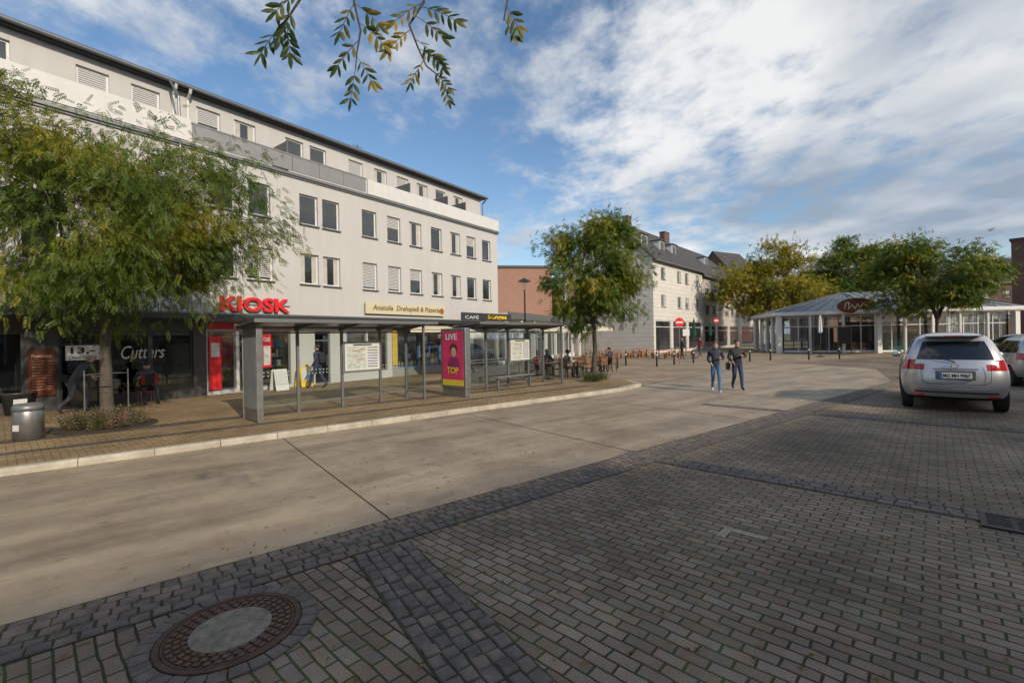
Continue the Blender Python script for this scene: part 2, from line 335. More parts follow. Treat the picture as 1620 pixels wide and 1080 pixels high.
def setts(name,P,Q,width,rows,sz,jz=.006,stag=.5,zt=.016):
    P=Vector(P);Q=Vector(Q); d=(Q-P); L=d.length; d.normalize(); q=Vector((-d.y,d.x)); mb=M()
    w=width/2+.01
    b=[P+q*w,P-q*w,Q-q*w,Q+q*w]; mb.add([(v.x,v.y,jz) for v in b],[(0,1,2,3)],2)
    rw=width/rows
    for r in range(rows):
        x=-(RN.random()*stag)*sz
        while x<L:
            l=sz*RN.uniform(.85,1.2); g=.013
            x0=max(x,0)+g/2; x1=min(x+l,L)-g/2
            if x1-x0>.03:
                y0=-width/2+r*rw+g/2+RN.uniform(-.005,.005); y1=y0+rw-g; ch=.02; zz=zt+RN.uniform(-.004,.003)
                lo=[P+d*x0+q*y0,P+d*x1+q*y0,P+d*x1+q*y1,P+d*x0+q*y1]
                lo=[v+Vector((RN.uniform(-.008,.008),RN.uniform(-.008,.008))) for v in lo]
                c=sum(lo,Vector((0,0)))/4
                hi=[v+(c-v).normalized()*ch for v in lo]
                tt=[RN.uniform(-.002,.002) for _ in range(4)]
                mb.add([(v.x,v.y,jz-.002) for v in lo]+[(v.x,v.y,zz-.006) for v in [vv+(c-vv).normalized()*.004 for vv in lo]]+[(v.x,v.y,zz+t) for v,t in zip(hi,tt)],
                  [(0,1,5,4),(1,2,6,5),(2,3,7,6),(3,0,4,7),(4,5,9,8),(5,6,10,9),(6,7,11,10),(7,4,8,11),(8,9,10,11)],RN.choice((0,0,1)))
            x+=l
    return struct(mb.obj(name,[m_sett,m_sett2,m_joint]))
setts('cobble_edge_strip',RD(-8,4.55),RD(20,4.55),.58,5,.125)
setts('cobble_cross_strip',(-1.28,4.36),(.35,1.95),.54,5,.12,jz=.0065,zt=.0165)
nn=Vector((.681,.732)); dd=Vector((.732,-.681))
def PV(a,b): v=dd*a+nn*b; return (v.x,v.y)
setts('cobble_cross_strip',PV(-3.9,6.98),PV(3.5,6.98),.40,3,.14)
setts('cobble_cross_strip',PV(-4.9,13.2),PV(4.2,13.2),.36,3,.14)
setts('cobble_cross_strip',PV(2.6,10.1),PV(12,10.1),.36,3,.14)
# ------------------------------------------------------------------ manhole
mh=root('manhole_cover',(-1.99,3.17,.004),0.3,'round rusty cast iron manhole cover with concrete centre in paving','manhole cover')
a=M()
for i in range(28):
    t=2*math.pi*i/28; t2=t+2*math.pi/28-.02; ri,ro=.45,.54
    P=[(ri*math.cos(t),ri*math.sin(t)),(ro*math.cos(t)*1.02,ro*math.sin(t)*1.02),(ro*math.cos(t2)*1.02,ro*math.sin(t2)*1.02),(ri*math.cos(t2),ri*math.sin(t2))]
    a.extr(P,-.01,.009+RN.uniform(-.002,.002))
a.obj('stone_surround',m_sett,mh)
iron=mat('rusty_iron',(.105,.062,.04),.6,.3,var=.5,vs=9,bump=.6,bs=80)
b=M(); b.lathe([(.44,-.02),(.44,.014),(.405,.014),(.405,.006),(.40,.006),(.395,.013),(.385,.013),(.38,.004),(.25,.004)],48)
b.obj('frame',iron,mh)
b=M()
for ring,(r0,r1,k) in enumerate(((.34,.372,36),(.295,.33,32),(.255,.285,28))):
    for i in range(k):
        t=2*math.pi*(i+.5*(ring%2))/k; t2=t+2*math.pi/k*.62
        P=[(r0*math.cos(t),r0*math.sin(t)),(r1*math.cos(t),r1*math.sin(t)),(r1*math.cos(t2),r1*math.sin(t2)),(r0*math.cos(t2),r0*math.sin(t2))]
        b.extr(P,.003,.014)
b.obj('lid_pattern',mat('iron_lug',(.15,.09,.06),.5,.4,var=.4,vs=12),mh)
b=M(); b.lathe([(.25,-.01),(.25,.013),(.243,.015),(.0001,.015)],40); b.obj('concrete_centre',mat('manhole_concrete',(.23,.20,.155),.85,var=.5,vs=14,bump=.8,bs=60),mh)
dg_=root('drain_grate',(5.07,4.62,.004),PAVA,'square black iron drain grate in cobbles','drain')
a=M(); a.box(-.25,.25,-.25,-.2,0,.02).box(-.25,.25,.2,.25,0,.02).box(-.25,-.2,-.2,.2,0,.02).box(.2,.25,-.2,.2,0,.02)
a.obj('frame',mat('black_iron',(.045,.04,.036),.6,.4),dg_); a=M()
for i in range(7): a.box(-.2,.2,-.19+i*.056,-.165+i*.056,0,.017)
a.box(-.02,.02,-.2,.2,0,.015); a.obj('bars',MATS['black_iron'],dg_)
a=M()
a.add([(x,y,.005) for x,y in [PV(-1.62,4.86),PV(-1.22,4.86),PV(-1.22,4.94),PV(-1.62,4.94)]],[(0,1,2,3)])
a.add([(x,y,.005) for x,y in [PV(-1.62,4.66),PV(-1.54,4.66),PV(-1.54,4.858),PV(-1.62,4.858)]],[(0,1,2,3)])
a.add([(x,y,.005) for x,y in [PV(.62,5.9),PV(.82,5.9),PV(.82,5.99),PV(.62,5.99)]],[(0,1,2,3)])
struct(a.obj('paving_marking',mat('worn_marking',(.36,.33,.26),.8,var=.4,vs=20)))
lv=M()
for i in range(1700):
    if i<750: x,y=RN.uniform(-3,5),RN.uniform(2.2,9); z=.006
    elif i<1000: x,y=RD(RN.uniform(-6,16),RN.uniform(4.3,5.0)); z=.02
    elif i<1300: x,y=RD(RN.uniform(-8,14),10.36-abs(RN.gauss(0,.12))); z=.012
    else: x,y=RN.gauss(-9.3,1.8),RN.gauss(10.9,1.5); z=.125
    v=Vector((x,y))
    if z<.1 and v.dot(n_)>10.39: continue
    if z>.1 and v.dot(n_)<10.6: continue
    s_=RN.uniform(.009,.02); t=RN.random()*6.3; c_,s2=math.cos(t),math.sin(t)
    P=[(-s_*1.4,0),(0,s_*.6),(s_*1.4,0),(0,-s_*.6)]
    lv.add([(x+c_*px-s2*py,y+s2*px+c_*py,z+RN.uniform(.002,.012)) for px,py in P],[(0,1,2,3)])
o=lv.obj('fallen_leaves',leafmat('dry_leaf',(.10,.06,.02),(.28,.18,.03),(.42,.28,.05),3)); o['kind']='stuff'
# ------------------------------------------------------------------ main building
BA=math.atan2(.808,.589)
B=root('apartment_building',(-10.99,16.43,0),BA,'long pale grey rendered four storey building with ground floor shops','building')
X0,X1=-15.,17.15
wc=[-14.3,-12.9,-11.3,-9.9,-8.5,-7.1,-5.5,-4.2,-2.5,-1.1,.6,1.9,3.95,5.0,7.05,8.55,10.0,11.56,13.11,14.53,16.01]
row2=[(c,7.0,.84,1.28) for c in wc]; row1=[(c,4.45,.84 if c!=1.9 else 1.0,1.3) for c in wc]
ops=[(c-w/2,c+w/2,z,z+h) for c,z,w,h in row1+row2]
mb=M(); wall(mb,X0,X1,3.1,9.03,ops,0,.2)
mb.add([(X1,0,.1),(X1,11,.1),(X1,11,9.03),(X1,0,9.03)],[(0,1,2,3)]); mb.add([(X0,0,.1),(X0,11,.1),(X0,11,9.03),(X0,0,9.03)],[(3,2,1,0)])
mb.add([(X1,11,.1),(X0,11,.1),(X0,11,9.03),(X1,11,9.03)],[(0,1,2,3)])
mb.add([(X0,0,9.03),(X1,0,9.03),(X1,11,9.03),(X0,11,9.03)],[(0,1,2,3)])
mb.obj('wall',render_w,B)
st2=[0,1,0,2,0,1,0,0,1,2,0,0,0,0,0,2,3,0,3,2,0]; st1=[1,0,0,2,1,0,1,0,0,1,0,1,3,3,1,1,2,3,3,0,0]
for (c,z,w,h),s_ in zip(row2,st2): window(B,c,z,w,h,.11,s_)
for (c,z,w,h),s_ in zip(row1,st1): window(B,c,z,w,h,.11,s_)
tc=[-13.4,-12.0,-9.6,-8.2,-6.2,-5.0,-2.75,-1.35,.61,1.94,4.02,5.15,7.19,8.71,10.21,11.67,13.16,14.74]
top=[(c,9.75,.82,1.27) for c in tc]
mb=M(); wall(mb,X0,16.9,9.03,11.36,[(c-w/2,c+w/2,z,z+h) for c,z,w,h in top],1.2,.15)
mb.add([(16.9,1.2,9.03),(16.9,10.5,9.03),(16.9,10.5,11.36),(16.9,1.2,11.36)],[(0,1,2,3)])
mb.obj('upper_wall',render_top,B)
for i,(c,z,w,h) in enumerate(top): window(B,c,z,w,h,1.29,[0,1,0,1,0,0,1,2,2,3,0,0,1,3,2,3,0,3][i])
mb=M(); mb.box(X0,17.2,.95,11,11.37,11.5).box(X0,17.3,.86,.98,11.40,11.56); 
mb.add([(X0,.95,11.505),(17.2,.95,11.505),(17.0,6,12.1),(X0,6,12.1)],[(0,1,2,3)],1)
mb.obj('roof',[darkmetal,rooftile],B)
mb=M(); mb.cyl((X0,.82,11.45),(17.3,.82,11.45),.06,n=10); mb.obj('gutter',greymetal,B)
for x in (-.55,-.1,17.1):
    mb=M(); mb.tube([(x,.82,11.4),(x,.9,11.25),(x,1.14,11.1),(x,1.14,9.0)],[.05]*4,10); mb.obj('drainpipe',greymetal if x>0 else white,B)
mb=M(); mb.tube([(-.75,.82,11.42),(-.75,.02,10.6),(-.75,-.06,9.0),(-.75,-.06,3.2)],[.045]*4,8); mb.obj('drainpipe',greymetal,B)
mb=M(); mb.box(X0,-.45,-.14,-.06,9.08,9.85); mb.obj('terrace_parapet',parw,B)
mb=M()
x=-.40
while x<6.8: mb.box(x,x+1.18,-.14,-.10,9.1,9.72); x+=1.2
mb.box(-.42,6.85,-.16,-.08,9.72,9.77); mb.obj('terrace_parapet',mat('parapet_grey',(.27,.27,.27),.4,.3,var=.12),B)
mb=M(); mb.box(6.9,17.2,-.14,-.08,9.05,9.75).box(17.14,17.2,-.08,1.15,9.05,9.75); mb.obj('terrace_parapet',parw,B)
mb=M(); mb.box(X0,17.25,-.12,0,8.93,9.04).box(X0,17.25,-.06,0,8.86,8.928); mb.obj('cornice',greymetal,B)
for x in(3.0,9.6,12.45,14.0):
    mb=M(); mb.box(x,x+.06,-.05,1.2,9.04,10.3); mb.obj('balcony_divider',mat('divider',(.12,.12,.13),.5),B)
for x in(-6.05,7.9):
    mb=M(); mb.cyl((x,2.0,11.5),(x,2.0,12.3),.025,n=6).cyl((x-.3,2,12.2),(x+.3,2,12.2),.012,n=5).cyl((x-.2,2,12.05),(x+.2,2,12.05),.012,n=5); mb.obj('antenna',darkmetal,B)
mb=M(); mb.box(X0,17.2,-.75,0,2.90,2.98).box(X0,17.2,-.80,-.752,2.84,3.02); mb.obj('canopy',[darkmetal],B)
mb=M(); mb.box(X0,17.15,-.06,-.001,3.03,3.12); mb.obj('ledge',greymetal,B)
segs=[(-14.8,-11.6,'w',.5),(-11.2,-8,'w',.5),(-7.7,-5.3,'w',.4),(-5.1,-4.55,'w',.4),(-3.85,-2.95,'d',.13),(-2.85,-1.75,'w',.4),(-1.65,-.45,'w',.4),(.0,.95,'w',.25),(1.05,1.75,'d',.13),(1.85,3.05,'w',.25),
 (4.12,4.85,'d',.13),(5.7,6.75,'w',.5),(6.85,8.0,'w',.5),(8.65,10.1,'w',.55),(10.18,11.75,'w',.55),(12.2,14.3,'w',.3),(14.6,15.5,'d',.13),(15.65,16.9,'w',.4)]
mb=M(); ops=[(a,b,c,2.42) for a,b,_,c in segs]
for lo,hi,mi in((X0,-.04,1),(-.04,8.3,0),(8.3,17.15,2)):
    wall(mb,lo,hi,.12,3.1,[o for o in ops if o[0]>lo-.1 and o[1]<hi+.1],0,.14,mi)
mb.obj('ground_floor_wall',[render_w,darkstone,mat('grey_render',(.30,.29,.27),.8)],B)
intr=[mat('interior_dark',(.05,.048,.045),.9),mat('interior_warm',(.30,.22,.14),.8)]
gm,nt,bb=newmat('shop_goods'); N=nt.nodes;K=nt.links
t_=N.new('ShaderNodeNewGeometry'); rr=N.new('ShaderNodeValToRGB'); rr.color_ramp.interpolation='CONSTANT'
cols=[(.5,.04,.03),(.6,.4,.05),(.55,.55,.5),(.04,.1,.3),(.05,.25,.08),(.6,.2,.05),(.1,.1,.1),(.4,.35,.3)]
while len(rr.color_ramp.elements)<8: rr.color_ramp.elements.new(.5)
for i,c in enumerate(cols): rr.color_ramp.elements[i].position=i/8; rr.color_ramp.elements[i].color=(*c,1)
K.new(t_.outputs['Random Per Island'],rr.inputs[0]); K.new(rr.outputs[0],bb.inputs['Base Color']); MATS['shop_goods']=gm
for i,(a,b_,ty,z0) in enumerate(segs):
    e=bpy.data.objects.new('door' if ty=='d' else 'shop_window',None); COL.objects.link(e); e.parent=B; e.location=(0,.08,0)
    fm=blue if 8.6<a<11.9 else (greymetal if a>-.1 else darkmetal); t=.06
    f=M(); f.box(a,a+t,0,.06,z0,2.42).box(b_-t,b_,0,.06,z0,2.42).box(a+t,b_-t,0,.06,2.36,2.42).box(a+t,b_-t,0,.06,z0,z0+t)
    if ty=='w' and b_-a>1.3: 
        mm=(a+b_)/2; f.box(mm-.025,mm+.025,0,.06,z0+t,2.36)
    if ty=='d': f.box(a+t,b_-t,0,.06,2.0,2.06).cyl((b_-.14,-.03,.9),(b_-.14,-.03,1.4),.015,n=8)
    f.obj('frame',fm,e)
    gl=M(); gl.box(a+t,b_-t,.025,.033,z0+t,2.36); gl.obj('glass',shopglass,e)
    warm=.0<=a<3.2 or 5.6<a<11.9
    it=M(); d=1.6
    it.add([(a-.03,.1,.13),(b_+.03,.1,.13),(b_+.03,d,.13),(a-.03,d,.13),(a-.03,.1,2.55),(b_+.03,.1,2.55),(b_+.03,d,2.55),(a-.03,d,2.55)],[(0,1,2,3),(4,7,6,5),(2,3,7,6),(0,3,7,4),(1,2,6,5)])
    it.obj('interior',intr[1 if warm else 0],e)
    gd=M()
    if ty=='w' and a>-4:
        for zz in (.6,1.0,1.4,1.8):
            if a<-.2 and zz>.7: continue
            gd.box(a,b_,.5,.9,zz-.03,zz)
            x=a+.08
            while x<b_-.15:
                w=RN.uniform(.06,.2); h=RN.uniform(.12,.3); gd.box(x,x+w,.45,.45+w,zz+.002,zz+h); x+=w+RN.uniform(.01,.1)
        gd.obj('display_goods',gm,e)
    if warm:
        l=M(); l.box(a+.2,b_-.2,.6,.68,2.45,2.5); l.obj('ceiling_lamp',mat('lamp_warm',(1,.78,.5),.5,var=0,emit=10),e)
def onB(x,y,z): 
    v=Vector((-10.99,16.43,0))+Vector((.589,.808,0))*x+Vector((-.808,.589,0))*y; return (v.x,v.y,z)
def sign(name,x,y,z,label,cat='sign'): return root(name,onB(x,y,z),BA,label,cat)
k=sign('kiosk_sign',1.68,-.02,3.46,'large red three-dimensional kiosk letters on pale wall')
text('lettering','KIOSK',2.6,.56,redsign,k,(0,-.03,0),.12,bold=.03)
M().box(-1.35,1.35,-.028,0,-.02,.02).obj('mounting_rail',greymetal,k)
k=sign('restaurant_sign',9.3,-.08,3.56,'long cream sign board with dark serif restaurant name')
M().box(-2.65,2.65,-.08,0,-.28,.28).obj('board',cream,k,bevel=.01); text('lettering','Anatolia  Drehspieß & Pizzeria',4.5,.34,goldtext,k,(0,-.081,0),.01,shear=.15,bold=.012)
M().ell((2.42,-.085,0),.17,.012,.17).obj('emblem',mat('emblem_brown',(.3,.12,.04),.5),k)
k=sign('cafe_sign',14.9,-.9,3.26,'dark sign board with yellow cafe name letters')
M().box(-2.4,2.4,-.06,0,-.2,.25).obj('board',darkmetal,k,bevel=.01); text('lettering','CAFÉ',1.2,.22,white,k,(-1.5,-.061,0),.01); text('lettering','Stinges',1.9,.36,yellow,k,(.9,-.061,.02),.03,bold=.02)
k=sign('hairdresser_menu',-4.22,-.02,1.2,'brown hairdresser price list poster on dark pillar')
M().box(-.27,.27,-.04,0,-.62,.68).obj('panel',mat('menu_brown',(.15,.045,.022),.4,var=.3,vs=4),k,bevel=.006)
text('lettering','Preisliste',.4,.08,paper,k,(0,-.041,.52),.003)
mm=M()
for i in range(11): mm.box(-.2,-.2+RN.uniform(.18,.26),-.043,-.04,.36-i*.08,.375-i*.08); mm.box(.12,.2,-.043,-.04,.36-i*.08,.375-i*.08)
mm.obj('price_lines',mat('menu_text',(.5,.3,.2),.6),k)
k=sign('price_sign',-3.35,-.06,1.78,'white price sign with black writing above doorway')
M().box(-.38,.38,-.03,0,-.22,.22).obj('board',white,k); text('lettering','13,-',.55,.22,black,k,(0,-.031,.06),.004,bold=.03); text('lettering','Ohne Termin',.62,.1,black,k,(0,-.031,-.13),.004)
k=sign('window_lettering',-1.85,.05,1.75,'white script lettering on dark hairdresser window')
text('lettering','Cutters',1.15,.42,white,k,(0,0,0),.004,shear=.3)
k=sign('kiosk_poster',.22,-.03,1.3,'red tall poster beside kiosk window'); M().box(-.2,.2,-.03,0,-1.0,.95).obj('panel',red,k); 
M().box(-.14,.14,-.035,-.03,.2,.7).obj('print',paper,k)
k=sign('kiosk_light_box',1.95,-.12,1.55,'red illuminated box with white kiosk letters'); M().box(-.14,.2,-.1,0,-.55,.75).obj('box',red,k); text('lettering','OSK',.28,.16,white,k,(.03,-.101,.55),.004,bold=.02)
M().box(-.1,.16,-.105,-.1,-.45,.3).obj('print',paper,k)
k=sign('fascia_strip',1.5,-.02,2.6,'red fascia strip above kiosk doors'); M().box(-1.5,1.55,-.05,0,-.1,.14).obj('board',red,k)
k=sign('yellow_notice',8.4,-.02,1.6,'yellow and blue narrow notice panel on pillar'); M().box(-.12,.2,-.04,0,-.9,.85).obj('board',mat('yellow_panel',(.6,.42,.08),.5,var=.3,vs=3),k)
k=sign('takeaway_sign',10.1,-.03,2.62,'blue sign strip above takeaway window'); M().box(-1.6,1.7,-.05,0,-.14,.16).obj('board',blue,k)
aw=root('shop_awning',onB(10.0,-.8,2.5),BA,'cream fabric awning over takeaway window','awning')
mm=M(); 
mm.add([(-1.6,.7,.35),(1.8,.7,.35),(1.8,-.5,0),(-1.6,-.5,0),(-1.6,-.5,-.14),(1.8,-.5,-.14)],[(0,1,2,3),(3,2,5,4)]); mm.obj('canvas',mat('awning_canvas',(.62,.56,.42),.8),aw)
M().cyl((-1.6,-.5,-.02),(1.8,-.5,-.02),.02).obj('arm',greymetal,aw)
def aboard(x,y,z,rz,mt,label):
    e=root('sandwich_board',(x,y,z),rz,label,'sign')
    for sg in(-1,1):
        R_=Matrix.Rotation(sg*.22,3,'X'); mm=M(); mm.cbox((0,sg*.17,.42),.5,.02,.82,0,R_); mm.obj('board',mt,e)
    mm=M(); R_=Matrix.Rotation(-.22,3,'X'); mm.cbox((0,-.185,.5),.4,.012,.5,0,R_); mm.obj('poster',paper,e); return e
p=onB(2.1,-.9,.12); aboard(p[0],p[1],.12,BA,white,'white sandwich board on pavement by kiosk')
p=onB(3.35,-.45,.12); aboard(p[0],p[1],.12,BA,yellow,'yellow sandwich board leaning near grey doorway')
# ------------------------------------------------------------------ bus shelters
SA=math.atan2(.75,.66)
def shelter(loc,L,label,posts,extra):
    S=root('bus_shelter',(loc[0],loc[1],.12),SA,label,'bus shelter','bus shelters along the kerb'); RZ=-.24
    for x in posts:
        m_=M(); m_.box(x-.035,x+.035,-.035,.035,0,2.42+RZ).box(x-.07,x+.07,-.07,.07,0,.015); m_.obj('post',greymetal,S,bevel=.006)
        m_=M(); m_.add([(x-.03,.12,2.50+RZ),(x+.03,.12,2.50+RZ),(x+.03,-1.05,2.59+RZ),(x-.03,-1.05,2.59+RZ),(x-.03,.12,2.40+RZ),(x+.03,.12,2.40+RZ),(x+.03,-1.05,2.55+RZ),(x-.03,-1.05,2.55+RZ)],[(0,3,2,1),(4,5,6,7),(0,1,5,4),(1,2,6,5),(2,3,7,6),(3,0,4,7)]); m_.obj('roof_arm',greymetal,S)
    a,b=posts[0]-.2,posts[-1]+.4
    m_=M(); 
    def sl(y0,y1,zo,th,m=0):
        z=lambda y:2.51+RZ+(.12-y)*.0765+zo
        m_.add([(a,y0,z(y0)),(b,y0,z(y0)),(b,y1,z(y1)),(a,y1,z(y1)),(a,y0,z(y0)+th),(b,y0,z(y0)+th),(b,y1,z(y1)+th),(a,y1,z(y1)+th)],[(0,3,2,1),(4,5,6,7),(0,1,5,4),(1,2,6,5),(2,3,7,6),(3,0,4,7)],m)
    sl(-1.08,.12,.0,.03,1); sl(-1.16,-1.082,-.03,.085); sl(.122,.2,-.04,.1)
    m_.obj('roof',[greymetal,mat('roof_sheet',(.17,.18,.185),.3,.2)],S)
    for i in range(len(posts)-1):
        x0,x1=posts[i]+.05,posts[i+1]-.05
        M().box(x0,x1,-.004,.004,.28,2.08).obj('glass_pane',clearglass,S)
        for z0 in (.22,2.09): M().box(x0,x1,-.02,.02,z0,z0+.045).obj('pane_rail',greymetal,S)
        m_=M()
        xx=x0+.03
        while xx<x1-.03:
            for zz in(1.0,1.09): m_.box(xx,xx+.03,-.0065,-.0045,zz,zz+.03)
            xx+=.1
        m_.obj('safety_dots',mat('dot_grey',(.4,.42,.42),.6),S)
    for x in extra.get('ends',()):
        M().box(x-.005,x+.005,-.9,-.05,.28,2.05).obj('glass_pane',clearglass,S)
        M().box(x-.03,x+.03,-.96,-.9,0,2.3).obj('post',greymetal,S)
        for z0 in (.22,2.06): M().box(x-.02,x+.02,-.9,-.04,z0,z0+.045).obj('pane_rail',greymetal,S)
    bx=extra['board']
    m_=M(); m_.box(bx-.62,bx+.62,-.10,-.05,.95,1.85); m_.obj('timetable_frame',steel,S,bevel=.01)
    m_=M(); m_.box(bx-.56,bx+.56,-.108,-.102,1.01,1.79,0)
    m_.box(bx-.5,bx+.1,-.112,-.109,1.05,1.7,1)
    for i in range(8): m_.box(bx+.16,bx+.5,-.112,-.109,1.09+i*.08,1.12+i*.08,2)
    for i in range(22):
        x=RN.uniform(bx-.48,bx+.0); z=RN.uniform(1.08,1.66); L_=RN.uniform(.06,.3); m_.box(x,min(x+L_,bx+.09),-.115,-.113,z,z+.012,2+i%2)
    m_.obj('timetable',[paper,mat('map_tint',(.50,.56,.5),.5,var=.3,vs=8),mat('map_line',(.15,.2,.3),.5),mat('map_red',(.5,.15,.12),.5)],S)
    M().box(bx-.3,bx+.3,-.112,-.109,1.73,1.77).obj('timetable_header',darkmetal,S)
    return S
S1=shelter((-6.55,11.2),5,'grey steel and glass bus shelter with map board and end panel',[0,1.25,2.5,3.75,4.7],{'board':3.1,'ends':(4.7,)})
m_=M(); m_.box(-.05,.05,-.85,.05,.02,2.2).box(-.07,.07,-.87,-.851,0,2.23).box(-.07,.07,.051,.07,0,2.23); m_.obj('end_panel',steel,S1,bevel=.01)
m_=M(); m_.box(-.058,-.052,-.78,-.05,.3,2.0); m_.obj('panel_inset',mat('panel_grey',(.27,.28,.27),.3,var=.2),S1)
S2=shelter((-1.75,15.55),5,'grey bus shelter with advertising panel and steel bench',[0,1.2,2.4,3.6,4.6],{'board':3.0,'ends':(4.6,)})
m_=M(); m_.box(1.2,3.3,-.62,-.28,.44,.48).box(1.3,1.36,-.5,-.4,0,.439).box(3.1,3.16,-.5,-.4,0,.439)
m_.obj('bench_seat',steel,S2,bevel=.01)
AD=root('advertising_panel',(-1.86,14.9,.12),SA,'freestanding lit city advertising panel with pink concert poster','advertising panel')
m_=M(); m_.box(-.09,.09,-.56,.56,.0,.26).box(-.12,.12,-.6,.6,.26,2.22); m_.obj('housing',steel,AD,bevel=.02)
m_=M(); m_.box(-.128,-.122,-.5,.5,.36,2.12); m_.obj('poster',pink,AD)
m_=M(); m_.ell((-.133,-.05,1.45),.004,.13,.17,0); m_.ell((-.131,-.05,1.02),.003,.27,.3,1); m_.ell((-.1315,-.05,1.54),.0035,.18,.19,2); m_.box(-.134,-.1295,-.5,.5,.36,.55,3)
m_.obj('poster_art',[mat('skin_print',(.6,.36,.27),.5),mat('purple_print',(.25,.03,.12),.5),mat('hair_print',(.10,.03,.02),.5),mat('yellow_print',(.75,.6,.05),.5)],AD)
text('lettering','LIVE',.56,.2,white,AD,(-.135,.05,1.94),.003,bold=.03,rotz=-math.pi/2)
text('lettering','TOP',.56,.22,yellow,AD,(-.137,0,.85),.003,bold=.03,rotz=-math.pi/2)
# ------------------------------------------------------------------ small furniture
bn=root('litter_bin',(-9.86,9.25,.12),0,'cylindrical grey steel litter bin on pavement','litter bin')
M().lathe([(.2,0),(.23,.01),(.235,.6),(.225,.62)],28).obj('body',steel,bn,smooth=True)
M().lathe([(.24,.58),(.24,.66),(.2,.72),(.19,.72),(.19,.65)],28).obj('rim',greymetal,bn,smooth=True)
m_=M(); m_.box(-.06,.06,-.242,-.234,.2,.32); m_.obj('sticker',paper,bn)
pb=root('plant_tub',(-13.7,12.6,.12),BA,'dark tub with white notice beside shop front','tub')
m_=M(); m_.lathe([(.26,0),(.33,.55),(.36,.57),(.36,.62),(.3,.62),(.28,.55)],20); m_.obj('tub',darkmetal,pb,smooth=True)
m_=M(); m_.cbox((0,-.335,.35),.26,.02,.2,0,Matrix.Rotation(.12,3,'X')); m_.obj('notice',white,pb)
def chair():
    e=root('cafe_chair',(0,0,0),0,'dark woven cafe chair on the terrace','chair','cafe terrace seating')
    m_=M(); m_.box(-.22,.22,-.22,.22,.43,.46); m_.obj('seat',black,e,bevel=.01)
    m_=M(); 
    for i in range(5): m_.box(-.2,.2,.2+.01*i,.22+.01*i,.52+i*.075,.57+i*.075)
    m_.cyl((-.21,.2,.45),(-.21,.26,.9),.013,n=6); m_.cyl((.21,.2,.45),(.21,.26,.9),.013,n=6); m_.obj('backrest',wood,e)
    for x in(-.2,.2):
        for y in(-.2,.2):
            m_=M(); m_.cyl((x,y,.43),(x*1.1,y*1.15,0),.014,n=6); m_.obj('leg',black,e)
    for x in(-.22,.22): M().tube([(x,-.2,.45),(x,-.2,.66),(x,.22,.68)],[.013]*3,6).obj('armrest',black,e)
    return e
def table():
    e=root('cafe_table',(0,0,0),0,'small round cafe table with pedestal foot','table','cafe terrace tables')
    M().lathe([(.36,.72),(.37,.735),(.36,.75)],20).obj('top',wood,e)
    m_=M(); m_.cyl((0,0,.02),(0,0,.72),.03,n=8); m_.obj('pedestal',black,e)
    M().lathe([(.22,0),(.2,.02),(.03,.04)],14).obj('foot',black,e); return e
def parasol(loc,open_,m,label,h=2.6,r=1.5,grp='cafe parasols'):
    e=root('parasol',loc,RN.random(),label,'parasol',grp)
    m_=M(); m_.cyl((0,0,0),(0,0,h+.05),.025,n=8); m_.obj('pole',greymetal if open_ else darkmetal,e)
    M().lathe([(.28,0),(.28,.08),(.05,.12)],14).obj('base',darkstone,e)
    m_=M()
    if open_:
        n=8; vs=[(0,0,h)]+[(r*math.cos(2*math.pi*i/n),r*math.sin(2*math.pi*i/n),h-.42) for i in range(n)]+[(r*math.cos(2*math.pi*i/n),r*math.sin(2*math.pi*i/n),h-.6) for i in range(n)]
        m_.add(vs,[(0,1+i,1+(i+1)%n) for i in range(n)]+[(1+i,9+i,9+(i+1)%n,1+(i+1)%n) for i in range(n)])
    else:
        n=16; vs=[]; prof=[(.03,h),(.09,h-.25),(.13,h-.8),(.17,h-1.3),(.12,h-1.45)]
        for k_,(r_k,z) in enumerate(prof):
            for i in range(n):
                rr_=r_k*(1 if i%2 else .62); vs.append((rr_*math.cos(2*math.pi*i/n),rr_*math.sin(2*math.pi*i/n),z))
        m_.add(vs,[(k_*n+i,k_*n+(i+1)%n,(k_+1)*n+(i+1)%n,(k_+1)*n+i) for k_ in range(len(prof)-1) for i in range(n)])
    m_.obj('canopy',m,e); return e
ch=chair(); tb=table(); first=True; spots=[(1.6,20.2),(3.0,21.0),(1.9,22.6),(3.9,22.4),(.3,21.9),(4.6,24.0),(2.9,24.6),(.9,24.5)]
CH=[]
for i,(x,y) in enumerate(spots):
    if i==0: tb.location=(x,y,.12)
    else: copytree(tb,(x,y,.12))
    for k_ in range(3 if i%2 else 2):
        t=RN.random()*.6+k_*2.1+i; px,py=x+.62*math.cos(t),y+.62*math.sin(t); rz=t-math.pi/2; CH.append((px,py,t))
        if first: ch.location=(px,py,.12); ch.rotation_euler[2]=rz; first=False
        else: copytree(ch,(px,py,.12),rz)
cv=mat('parasol_cream',(.60,.56,.46),.85); gv=mat('parasol_green',(.02,.09,.05),.8); wv=mat('parasol_white',(.7,.7,.68),.8)
parasol((1.0,25.6,.12),True,cv,'open cream cafe parasol over terrace tables',2.7,1.9)
parasol((3.2,27.6,.12),True,cv,'open cream cafe parasol over terrace tables',2.7,1.9)
parasol((4.9,30.5,.12),True,cv,'open cream cafe parasol over terrace tables',2.8,1.9)
parasol((-2.5,22.6,.12),True,cv,'open cream parasol beside takeaway window',2.5,1.2)
parasol((15.2,38,.0),False,gv,'closed dark green parasol on the square',3.3); parasol((18.3,42.0,.0),False,gv,'closed dark green parasol on the square',3.3)
parasol((24.8,36.6,.0),False,wv,'closed white parasol near the pavilion',3.4)
